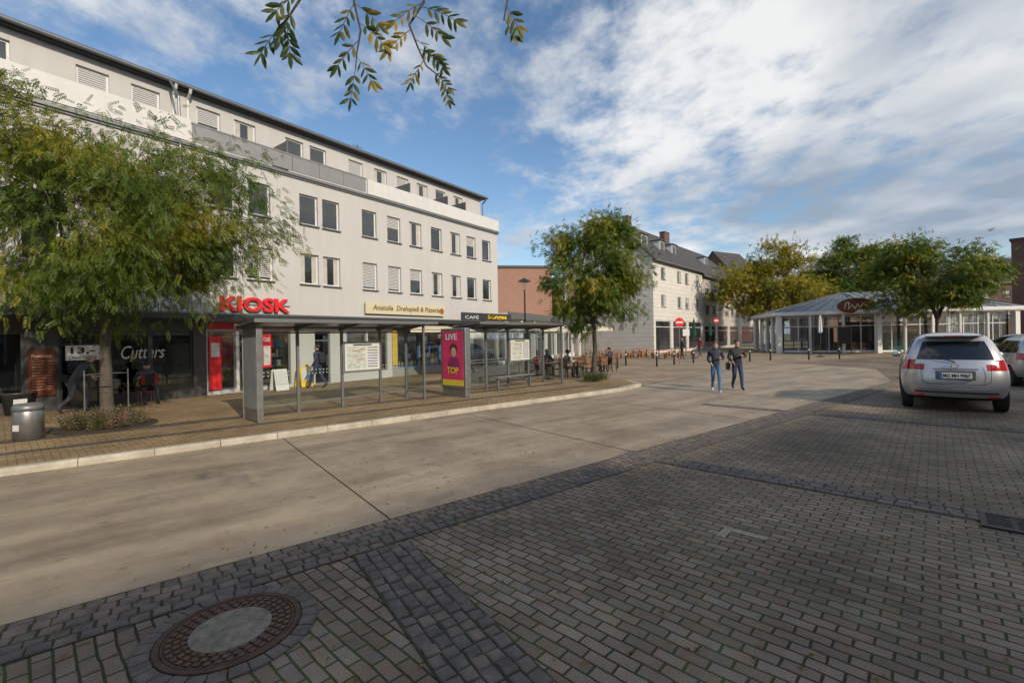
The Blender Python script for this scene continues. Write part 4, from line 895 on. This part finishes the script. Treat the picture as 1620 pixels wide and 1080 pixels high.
# ------------------------------------------------------------------ cars
def car(loc,heading,paint,label,plate=None,scale=(1,1,1)):
    C_=root('parked_car',loc,heading,label,'car','cars parked on the square'); C_.scale=scale
    LV=[(.20,.20,-1.86,1.95,.72),(.30,.28,-2.02,2.10,.845),(.48,.46,-2.13,2.15,.895),(.68,.66,-2.15,2.13,.905),(.88,.80,-2.11,2.02,.89),(1.0,.92,-2.06,1.78,.855),(1.05,1.0,-2.03,1.12,.83),(1.27,1.25,-1.90,.74,.745),(1.47,1.48,-1.72,.36,.65),(1.56,1.57,-1.56,.10,.565),(1.615,1.62,-1.26,-.12,.42),(1.64,1.645,-.85,-.45,.12)]
    half=[(-1,0),(-.993,.3),(-.972,.58),(-.935,.78),(-.885,.90),(-.83,.965),(-.77,.99),(-.62,1),(-.50,1),(-.45,1),(-.2,1),(0,1),(.05,1),(.3,1),(.5,.995),(.7,.98),(.85,.93),(.93,.83),(.975,.6),(.995,.3),(1,0)]
    loop=half+[(x,-y) for x,y in half[-2:0:-1]]; n=len(loop); vs=[]
    for zr,zf,xr,xf,w in LV:
        for fx,fy in loop:
            vs.append((( xr+xf)/2+(xf-xr)/2*fx,w*fy,zr+(zf-zr)*(fx+1)/2))
    fs_=[];ms=[]
    for k_ in range(len(LV)-1):
        for i in range(n):
            j=(i+1)%n; fs_.append((k_*n+i,k_*n+j,(k_+1)*n+j,(k_+1)*n+i)[::-1])
            fx0,fy0=loop[i]; fx1,fy1=loop[j]; cx=(fx0+fx1)/2; cy=abs(fy0+fy1)/2; mi=0
            if k_ in(6,7):
                if cx<-.93 and cy<.8: mi=1
                elif -.77<cx<-.50 or -.45<cx<0. or .05<cx<.85: mi=1
                elif -.5<cx<-.45 or 0<cx<.05: mi=2
                elif cx>.93: mi=1
            if k_==0: mi=2
            if k_ in (4,5) and -.93<cx<-.77 : mi=3
            if k_==4 and -.96<cx<-.92 and cy>.6: mi=3
            if k_==4 and .85<cx<.97: mi=4
            ms.append(mi)
    fs_.append(tuple(range(n))); ms.append(2); fs_.append(tuple(range((len(LV)-1)*n,len(LV)*n))[::-1]); ms.append(0)
    mb=M(); mb.v=vs; mb.f=[list(f) for f in fs_]; mb.m=ms
    lens=mat('tail_red',(.42,.008,.012),.12,var=.2,vs=30,coat=.8); head=mat('head_lamp',(.5,.5,.5),.1,var=.1)
    mats=[paint,darkglass,black,lens,head]
    o=mb.obj('tmp',mats,None,smooth=True)
    bm=bmesh.new(); bm.from_mesh(o.data); bmesh.ops.recalc_face_normals(bm,faces=bm.faces); bm.to_mesh(o.data); bm.free()
    sd=o.modifiers.new('s','SUBSURF'); sd.levels=2; sd.render_levels=2
    cut=M()
    for x in(-1.27,1.37):
        for sg in(-1,1): cut.cyl((x,sg*.58,.33),(x,sg*1.1,.33),.365,n=32)
    co=cut.obj('cut',[black]*1)
    md=o.modifiers.new('b','BOOLEAN'); md.operation='DIFFERENCE'; md.object=co; md.solver='EXACT'
    dgx=bpy.context.evaluated_depsgraph_get(); me=bpy.data.meshes.new_from_object(o.evaluated_get(dgx))
    bpy.data.objects.remove(o); bpy.data.objects.remove(co)
    bm=bmesh.new(); bm.from_mesh(me)
    for mi,nm,sd_ in ((0,'body',0),(1,'window',0),(2,'lower_trim',0),(3,'tail_light',1),(3,'tail_light',-1),(4,'headlight',1),(4,'headlight',-1)):
        b2=bm.copy(); dl=[f for f in b2.faces if min(f.material_index,4)!=mi or (sd_ and f.calc_center_median().y*sd_<0)]; bmesh.ops.delete(b2,geom=dl,context='FACES')
        if not len(b2.faces): b2.free(); continue
        for f in b2.faces: f.material_index=0; f.smooth=True
        m2=bpy.data.meshes.new(nm); b2.to_mesh(m2); b2.free(); m2.materials.append(mats[mi]); 
        q=bpy.data.objects.new(nm,m2); COL.objects.link(q); q.parent=C_
    bm.free()
    for x in(-1.27,1.37):
        for sg in(-1,1):
            w=bpy.data.objects.new('wheel',None); COL.objects.link(w); w.parent=C_; w.location=(x,sg*.78,.32); w.rotation_euler=(sg*-math.pi/2,0,0)
            M().lathe([(.2,-.1),(.3,-.105),(.32,-.08),(.32,.08),(.3,.105),(.2,.1)],28).obj('tyre',rubber,w,smooth=True)
            m_=M(); m_.lathe([(.205,.04),(.205,.095),(.19,.1),(.18,.07)],24)
            for k_ in range(5): 
                t=k_*2*math.pi/5; R_=Matrix.Rotation(t,3,'Z'); m_.cbox(R_@Vector((.1,0,.085)),.17,.045,.02,0,R_)
            m_.cyl((0,0,.06),(0,0,.1),.04,n=10); m_.obj('rim',mat('alloy',(.5,.5,.5),.3,.8),w)
    m_=M(); m_.box(-1.88,-1.5,-.48,.48,1.548,1.575); m_.obj('spoiler',paint,C_,bevel=.012)
    M().box(-1.892,-1.88,-.16,.16,1.552,1.570).obj('brake_lamp',lens,C_)
    m_=M(); m_.box(-2.178,-2.13,-.32,.32,.68,.86); m_.obj('plate_recess',mat('recess_grey',(.15,.15,.155),.4,.4),C_,bevel=.01)
    m_=M(); m_.box(-2.196,-2.182,-.26,.26,.71,.82); m_.obj('licence_plate',white,C_)
    m_=M(); m_.box(-2.199,-2.1965,.215,.26,.71,.82); m_.obj('plate_band',blue,C_)
    if plate: text('plate_lettering',plate,.43,.075,black,C_,(-2.198,-.02,.765),.002,rotz=-math.pi/2,bold=.015)
    m_=M(); m_.box(-2.155,-2.12,-.36,.36,.885,.908); m_.obj('chrome_strip',steel,C_,bevel=.005)
    if plate:
        m_=M(); k_=24
        for i in range(k_):
            t=2*math.pi*i/k_; t2=2*math.pi*(i+1)/k_; m_.cyl((-2.115,.055*math.cos(t),.97+.055*math.sin(t)),(-2.115,.055*math.cos(t2),.97+.055*math.sin(t2)),.009,n=6)
        m_.add([(-2.12,.075,.975),(-2.12,-.01,.983),(-2.12,.01,.96),(-2.12,-.075,.965),(-2.12,.01,.957),(-2.12,-.01,.98)],[(0,1,5),(1,2,4),(2,3,4)]); m_.obj('emblem',steel,C_)
    m_=M(); m_.tube([(-2.07,0,1.04),(-2.04,.18,1.09),(-1.98,.40,1.15)],[.012,.009,.006],6); m_.obj('rear_wiper',black,C_)
    m_=M(); m_.tube([(-2.06,.66,.42),(-2.13,.4,.42),(-2.145,0,.42),(-2.13,-.4,.42),(-2.06,-.66,.42)],[.022]*5,6); m_.obj('bumper_strip',black,C_)
    for sg in(-1,1):
        M().box(-2.10,-2.04,sg*.6-.09,sg*.6+.09,.33,.365).obj('reflector',lens,C_)
        m_=M(); m_.ell((.72,sg*.97,1.10),.07,.11,.075); m_.obj('side_mirror',paint,C_,smooth=True)
        for x in(-.62,.22): M().box(x-.09,x+.09,sg*.90-.02,sg*.90+.02,.91,.935).obj('door_handle',paint,C_,bevel=.008)
        m_=M()
        for fx in(-.95,.0,.93):
            m_.tube([(fx,sg*.9085,.32),(fx,sg*.9085,.70),(fx,sg*.862,1.0)],[.006]*3,4)
        m_.obj('door_seam',black,C_)
    m_=M(); m_.tube([(-2.075,.56,1.0),(-2.115,.55,.64),(-2.135,.45,.59),(-2.158,0,.59),(-2.135,-.45,.59),(-2.115,-.55,.64),(-2.075,-.56,1.0)],[.006]*7,4); m_.obj('tailgate_seam',black,C_)
    return C_
silver=mat('silver_paint',(.54,.55,.56),.32,.55,var=.04,coat=.7)
hd=math.atan2(.767,.641)
c0=Vector((10.66,10.98)); f_=Vector((math.cos(hd),math.sin(hd)))
cc=c0+f_*2.05
car((cc.x,cc.y,.004),hd,silver,'silver compact family car parked on brick paving seen from behind','MG MH 9967',(1.02,1.09,1.18))
car((18.9,16.6,.004),hd+.15,mat('light_silver_paint',(.5,.5,.5),.3,.6,var=.04,coat=.7),'light silver car parked beyond the nearer car',None,(1,1.03,1.08))
car((33.5,30.5,.004),2.9,mat('black_paint',(.02,.02,.025),.25,.3,var=.04,coat=.8),'dark car parked near the pavilion',None)
# ------------------------------------------------------------------ people
skin=mat('skin',(.55,.33,.24),.55,var=.1,vs=12)
def person(loc,heading,J,cols,label,hair=(.05,.03,.02),rad=1.,hairlen=0):
    """J: joints in local space, facing +X, left=+Y"""
    P=root('person',loc,heading,label,'person')
    seg=[('pelvis','spine','top'),('spine','chest','top'),('chest','neck','top'),('neck','head0','skin'),('head0','head1','skin'),('head1','head2','skin')]
    for s_ in('l','r'):
        seg+=[('pelvis','hip'+s_,'leg'),('hip'+s_,'knee'+s_,'leg'),('knee'+s_,'ankle'+s_,'leg'),('ankle'+s_,'toe'+s_,'shoe'),
              ('chest','sho'+s_,'top'),('sho'+s_,'elb'+s_,'top'),('elb'+s_,'wri'+s_,'top'),('wri'+s_,'palm'+s_,'skin')]
    RA=dict(pelvis=(.15,.115),spine=(.145,.11),chest=(.165,.12),neck=(.06,.06),head0=(.07,.075),head1=(.078,.095),head2=(.06,.07))
    for s_ in 'lr': RA.update({'hip'+s_:(.095,.095),'knee'+s_:(.062,.062),'ankle'+s_:(.047,.047),'toe'+s_:(.04,.032),'sho'+s_:(.075,.075),'elb'+s_:(.054,.054),'wri'+s_:(.036,.036),'palm'+s_:(.034,.02)})
    J=dict(J)
    for s_ in 'lr':
        w=Vector(J['wri'+s_]); d=(w-Vector(J['elb'+s_])).normalized(); pl=w+d*.075; J['palm'+s_]=pl
        sd=Vector((1,0,0))-d*d.x; sd.normalize(); nm=d.cross(sd)
        for k_,(o_,L_) in enumerate(((-.03,.06),(-.01,.075),(.01,.08),(.03,.07))):
            a=pl+sd*-o_+d*.03; b_=a+d*L_*.5+nm*.004; c=b_+d*L_*.45*.8+nm*L_*.25
            J[f'f{s_}{k_}a']=a;J[f'f{s_}{k_}b']=b_;J[f'f{s_}{k_}c']=c
            for q in'abc': RA[f'f{s_}{k_}{q}']=(.009,.009)
            seg+=[('palm'+s_,f'f{s_}{k_}a','skin'),(f'f{s_}{k_}a',f'f{s_}{k_}b','skin'),(f'f{s_}{k_}b',f'f{s_}{k_}c','skin')]
        a=w+d*.035+sd*.035; b_=a+d*.03+sd*.025; J['t'+s_+'a']=a; J['t'+s_+'b']=b_; RA['t'+s_+'a']=RA['t'+s_+'b']=(.011,.011)
        seg+=[('wri'+s_,'t'+s_+'a','skin'),('t'+s_+'a','t'+s_+'b','skin')]
    names=list(J); ix={n:i for i,n in enumerate(names)}
    me=bpy.data.meshes.new('b'); me.from_pydata([tuple(J[n]) for n in names],[(ix[a],ix[b_]) for a,b_,_ in seg],[])
    o=bpy.data.objects.new('b',me); COL.objects.link(o)
    sk=o.modifiers.new('s','SKIN'); sk.use_smooth_shade=True
    for n in names:
        v=me.skin_vertices[0].data[ix[n]]; r=RA[n]; v.radius=(r[0]*rad,r[1]*rad) if n[0] not in 'ft' and not n.startswith('head') else r; v.use_root=(n=='pelvis')
    ss=o.modifiers.new('ss','SUBSURF'); ss.levels=2; ss.render_levels=2
    dgx=bpy.context.evaluated_depsgraph_get(); m2=bpy.data.meshes.new_from_object(o.evaluated_get(dgx)); bpy.data.objects.remove(o)
    keys=['top','leg','skin','shoe']; mm={'top':cols[0],'leg':cols[1],'skin':skin,'shoe':cols[2] if len(cols)>2 else black}
    m2.materials.clear()
    for k_ in keys: m2.materials.append(mm[k_])
    S_=[(Vector(J[a]),Vector(J[b_]),keys.index(k_),(RA[a][0]+RA[b_][0])/2) for a,b_,k_ in seg]
    for p in m2.polygons:
        c=p.center; best=1e9
        for a,b_,k_,r in S_:
            ab=b_-a; t=max(0,min(1,(c-a).dot(ab)/max(ab.length_squared,1e-9))); dd_=(c-a-ab*t).length-r*.8
            if dd_<best: best=dd_; bk=k_
        p.material_index=bk; p.use_smooth=True
    bo2=bpy.data.objects.new('body',m2); COL.objects.link(bo2); bo2.parent=P
    h=Vector(J['head1']); hm=mat('hair_%.2f_%.2f'%(hair[0],hair[1]),hair,.7,var=.3,vs=30)
    m_=M(); m_.ell(h+Vector((-.034,0,.045)),.10,.088,.09,n=16,k=10)
    if hairlen: m_.ell(h+Vector((-.065,0,-.04)),.065,.09,.15,n=14,k=8)
    m_.obj('hair',hm,P,smooth=True)
    M().ell(h+Vector((.1,0,-.012)),.018,.012,.022,n=8,k=6).obj('nose',skin,P,smooth=True)
    for sg in(-1,1): M().ell(h+Vector((.088,sg*.032,.012)),.009,.012,.008,n=8,k=6).obj('eye',black,P); M().ell(h+Vector((0,sg*.083,-.01)),.018,.01,.028,n=8,k=6).obj('ear',skin,P,smooth=True)
    M().ell(h+Vector((.09,0,-.05)),.008,.024,.006,n=8,k=4).obj('mouth',mat('lips',(.35,.12,.1),.5),P)
    return P,J
def base(**k):
    J=dict(pelvis=(0,0,.95),spine=(0,0,1.10),chest=(.01,0,1.30),neck=(.0,0,1.47),head0=(.02,0,1.54),head1=(.03,0,1.62),head2=(.02,0,1.69),
     hipl=(0,.09,.90),hipr=(0,-.09,.90),kneel=(.16,.09,.50),kneer=(-.02,-.09,.49),shol=(0,.18,1.39),shor=(0,-.18,1.39),
     anklel=(.22,.09,.09),toel=(.37,.11,.04),ankler=(-.24,-.09,.16),toer=(-.13,-.10,.04),elbl=(-.08,.24,1.13),wril=(.06,.25,.92),elbr=(-.02,-.24,1.12),wrir=(.16,-.2,.98))
    J.update(k); return J
SIT=dict(pelvis=(0,0,.52),spine=(0,0,.68),chest=(.03,0,.88),neck=(.03,0,1.05),head0=(.05,0,1.12),head1=(.07,0,1.19),head2=(.06,0,1.26),hipl=(.05,.1,.50),hipr=(.05,-.1,.50),kneel=(.42,.16,.50),kneer=(.42,-.16,.50),anklel=(.42,.16,.09),ankler=(.46,-.16,.09),toel=(.56,.18,.04),toer=(.6,-.18,.04),shol=(.02,.18,.97),shor=(.02,-.18,.97),elbl=(.08,.30,.74),wril=(.24,.27,.82),elbr=(.08,-.30,.74),wrir=(.24,-.27,.82))
jk=mat('jacket_navy',(.035,.045,.075),.75,var=.3,vs=8); jk2=mat('jacket_black',(.022,.022,.026),.7,var=.3,vs=8); jn=mat('jeans',(.06,.15,.31),.85,var=.3,vs=10); dk=mat('trousers_dark',(.035,.035,.04),.85,var=.3); jn2=mat('jeans_dark',(.035,.055,.11),.85,var=.3,vs=10); wsh=mat('white_shoe',(.5,.5,.5),.6)
suit=mat('suit_grey',(.07,.075,.09),.8,var=.2)
hw=math.radians(-108)
person((6.92,15.5,.004),hw,base(elbl=(.0,.25,1.14),wril=(.19,.13,1.18),elbr=(-.03,-.24,1.13),wrir=(.13,-.17,1.02)),(jk,jn,wsh),'woman in dark jacket and blue jeans walking with hand raised',hair=(.12,.06,.03),rad=.95,hairlen=1)
ph=root('phone',(6.92,15.5,.004),hw,'black phone held in the hand of walking woman','phone'); M().box(.25,.32,.04,.052,1.17,1.30).obj('body',black,ph,bevel=.003)
person((7.97,16.15,.004),hw+.15,base(elbl=(.02,.29,1.18),wril=(.24,.10,1.22),elbr=(.02,-.30,1.16),wrir=(.20,-.22,1.02),pelvis=(0,0,.99),head2=(.04,0,1.74),head1=(.05,0,1.66),head0=(.02,0,1.57)),(jk2,jn2),'man in black jacket and dark jeans walking beside woman',hair=(.05,.035,.025),rad=1.1)
bg=root('shoulder_bag',(7.97,16.15,.004),hw+.15,'black shoulder bag hanging at the hip of man','bag'); M().box(-.12,.16,-.36,-.26,.72,.98).obj('body',black,bg,bevel=.03); m_=M(); m_.tube([(.02,-.31,.98),(.06,-.2,1.3),(0,-.02,1.5)],[.012]*3,6); m_.obj('strap',black,bg)
WP=(-12.15,12.75,.12); wh=math.radians(35)
person(WP,wh,base(pelvis=(-.12,0,.90),spine=(-.03,0,1.05),chest=(.08,0,1.22),neck=(.18,0,1.36),head0=(.22,0,1.42),head1=(.26,0,1.49),head2=(.26,0,1.56),hipl=(-.12,.09,.86),hipr=(-.12,-.09,.86),shol=(.08,.18,1.28),shor=(.08,-.18,1.28),
  kneel=(.14,.09,.50),anklel=(.10,.09,.09),toel=(.25,.1,.04),kneer=(-.14,-.09,.46),ankler=(-.42,-.09,.18),toer=(-.34,-.1,.05),elbl=(.02,.24,1.04),wril=(.22,.2,.95),elbr=(.05,-.24,1.04),wrir=(.27,-.2,1.02)),(suit,suit),'person in dark suit leaning forward walking with papers',hair=(.3,.27,.24),rad=1.1)
pp=root('paper_sheet',WP,wh,'white paper held by the walking person','paper'); M().box(.28,.48,-.26,-.12,1.0,1.012).obj('sheet',paper,pp)
sl=onB(-2.0,-.7,.12)
hs=BA-math.pi/2
person(sl,hs,SIT,(suit,dk),'seated street musician in dark clothes against shop wall',hair=(.03,.03,.03))
st=root('stool',sl,hs,'small folding stool under the seated musician','stool'); M().box(-.18,.2,-.2,.2,.38,.42).obj('seat',red,st)
for a_ in((-.15,-.17),(.17,-.17),(.17,.17),(-.15,.17)): M().cyl((a_[0],a_[1],0),(a_[0],a_[1],.38),.012,n=6).obj('leg',greymetal,st)
ac=root('accordion',sl,hs,'dark red accordion held on lap of seated musician','accordion')
for y0 in(-.22,.12): M().box(.14,.34,y0,y0+.1,.62,.95).obj('case',mat('accordion_red',(.2,.02,.02),.3),ac,bevel=.01)
m_=M()
for i in range(8): y=-.115+i*.03; m_.box(.16,.32,y,y+.016,.64,.93); m_.box(.17,.31,y+.016,y+.03,.65,.92)
m_.obj('bellows',black,ac)
person((-7.75,18.1,.12),math.radians(170),base(kneel=(.2,.09,.52),anklel=(.3,.09,.1),toel=(.43,.1,.06),kneer=(-.1,-.09,.48),ankler=(-.34,-.09,.17)),(jk,jn2),'person in dark clothes walking past the shops',hair=(.05,.03,.02),rad=1.1)
bk=root('backpack',(-7.75,18.1,.12),math.radians(170),'dark backpack worn by person walking past shops','backpack'); M().box(-.28,-.12,-.15,.15,1.02,1.42).obj('body',darkmetal,bk,bevel=.05)
tops=[mat('shirt_%d'%i,c,.8,var=.2) for i,c in enumerate(((.3,.05,.04),(.35,.34,.32),(.05,.1,.22),(.04,.04,.05)))]
for i,k_ in enumerate((1,3,6,12)):
    x,y,t=CH[k_]; d=Vector((math.cos(t),math.sin(t)))
    person((x-d.x*.02,y-d.y*.02,.10),t+math.pi,SIT,(tops[i],dk),('cafe guest in red top seated on terrace chair','cafe guest in grey top seated on terrace chair','cafe guest in blue top seated on terrace chair','cafe guest in black top seated on terrace chair')[i],hair=((.3,.25,.2),(.05,.03,.02))[i%2])
person((16.6,40.2,0),math.radians(200),base(),(tops[0],jn2),'person in red top walking across the square',hair=(.05,.03,.02))
person((13.6,36.5,0),math.radians(20),base(),(tops[3],dk),'person in black walking across the square',hair=(.2,.15,.1))
# ------------------------------------------------------------------ light, sky, camera
SUN_AZ=Vector((.60,-.80)).normalized(); EL=math.radians(27)
sd=Vector((SUN_AZ.x*math.cos(EL),SUN_AZ.y*math.cos(EL),math.sin(EL)))
L=bpy.data.lights.new('sun','SUN'); L.energy=3.7; L.angle=math.radians(1.0); L.color=(1,.87,.70)
lo=bpy.data.objects.new('sun',L); COL.objects.link(lo); lo.rotation_euler=sd.to_track_quat('Z','Y').to_euler()
W=bpy.data.worlds.new('World'); scene.world=W; W.use_nodes=True; nt=W.node_tree; N=nt.nodes; K=nt.links; N.clear()
out=N.new('ShaderNodeOutputWorld'); sky=N.new('ShaderNodeTexSky'); sky.sky_type='NISHITA'; sky.sun_disc=False; sky.sun_elevation=EL; sky.sun_rotation=math.atan2(sd.x,sd.y)
hs_=N.new('ShaderNodeHueSaturation'); hs_.inputs['Saturation'].default_value=1.15; K.new(sky.outputs[0],hs_.inputs['Color'])
bg1=N.new('ShaderNodeBackground'); bg1.inputs['Strength'].default_value=.15; K.new(hs_.outputs[0],bg1.inputs['Color'])
tc=N.new('ShaderNodeTexCoord'); sp=N.new('ShaderNodeSeparateXYZ'); K.new(tc.outputs['Generated'],sp.inputs[0])
def MA(op,a,b=None,c=None,clamp=False):
    m=N.new('ShaderNodeMath'); m.operation=op; m.use_clamp=clamp
    for i,v in enumerate((a,b,c)):
        if v is None: continue
        if isinstance(v,(int,float)): m.inputs[i].default_value=v
        else: K.new(v,m.inputs[i])
    return m.outputs[0]
zz=MA('ADD',MA('MAXIMUM',sp.outputs[2],0.),.14)
u=MA('DIVIDE',sp.outputs[0],zz); v=MA('DIVIDE',sp.outputs[1],zz)
cb=N.new('ShaderNodeCombineXYZ'); K.new(u,cb.inputs[0]); K.new(v,cb.inputs[1])
mp=N.new('ShaderNodeMapping'); mp.inputs['Rotation'].default_value=(0,0,.35); mp.inputs['Scale'].default_value=(.75,.62,1); mp.inputs['Location'].default_value=(3.1,1.7,0); K.new(cb.outputs[0],mp.inputs[0])
n1=N.new('ShaderNodeTexNoise'); n1.inputs['Scale'].default_value=.9; n1.inputs['Detail'].default_value=11; n1.inputs['Roughness'].default_value=.6; n1.inputs['Distortion'].default_value=.3; K.new(mp.outputs[0],n1.inputs['Vector'])
n2=N.new('ShaderNodeTexNoise'); n2.inputs['Scale'].default_value=6.5; n2.inputs['Detail'].default_value=8; n2.inputs['Roughness'].default_value=.62; K.new(mp.outputs[0],n2.inputs['Vector'])
base_=MA('MULTIPLY_ADD',n2.outputs['Fac'],.65,n1.outputs['Fac'])
bias=MA('MULTIPLY_ADD',sp.outputs[0],.20,base_)
bias=MA('MULTIPLY_ADD',MA('MAXIMUM',MA('MULTIPLY',sp.outputs[0],-1.),.25),.38,bias)
bias=MA('MULTIPLY_ADD',sp.outputs[2],-.10,bias)
mk=N.new('ShaderNodeMapRange'); mk.interpolation_type='SMOOTHSTEP'; mk.inputs['From Min'].default_value=.80; mk.inputs['From Max'].default_value=1.07; K.new(bias,mk.inputs['Value'])
cr=N.new('ShaderNodeValToRGB'); cr.color_ramp.elements[0].position=.40; cr.color_ramp.elements[0].color=(.33,.40,.50,1); cr.color_ramp.elements[1].position=.68; cr.color_ramp.elements[1].color=(.93,.93,.92,1)
mp2=N.new('ShaderNodeMapping'); mp2.inputs['Location'].default_value=(.15,-.2,.3); K.new(mp.outputs[0],mp2.inputs[0])
n3=N.new('ShaderNodeTexNoise'); n3.inputs['Scale'].default_value=1.8; n3.inputs['Detail'].default_value=9; K.new(mp2.outputs[0],n3.inputs['Vector'])
sh=MA('MULTIPLY_ADD',sp.outputs[2],.32,n3.outputs['Fac']); K.new(sh,cr.inputs['Fac'])
bg2=N.new('ShaderNodeBackground'); bg2.inputs['Strength'].default_value=1.0; K.new(cr.outputs[0],bg2.inputs['Color'])
mx=N.new('ShaderNodeMixShader'); K.new(MA('MULTIPLY',mk.outputs[0],.93),mx.inputs[0]); K.new(bg1.outputs[0],mx.inputs[1]); K.new(bg2.outputs[0],mx.inputs[2]); K.new(mx.outputs[0],out.inputs[0])
cam=bpy.data.cameras.new('camera'); co=bpy.data.objects.new('camera',cam); COL.objects.link(co)
cam.lens=16; cam.sensor_width=36; cam.shift_y=-6/1620; cam.clip_end=3000; cam.clip_start=.05
co.matrix_world=Matrix.Translation((0,0,2.0))@Matrix.Rotation(math.pi/2,4,'X')@Matrix.Rotation(math.radians(-1.03),4,'Z')
scene.camera=co
scene.view_settings.view_transform='Standard'; scene.view_settings.look='None'; scene.view_settings.exposure=0
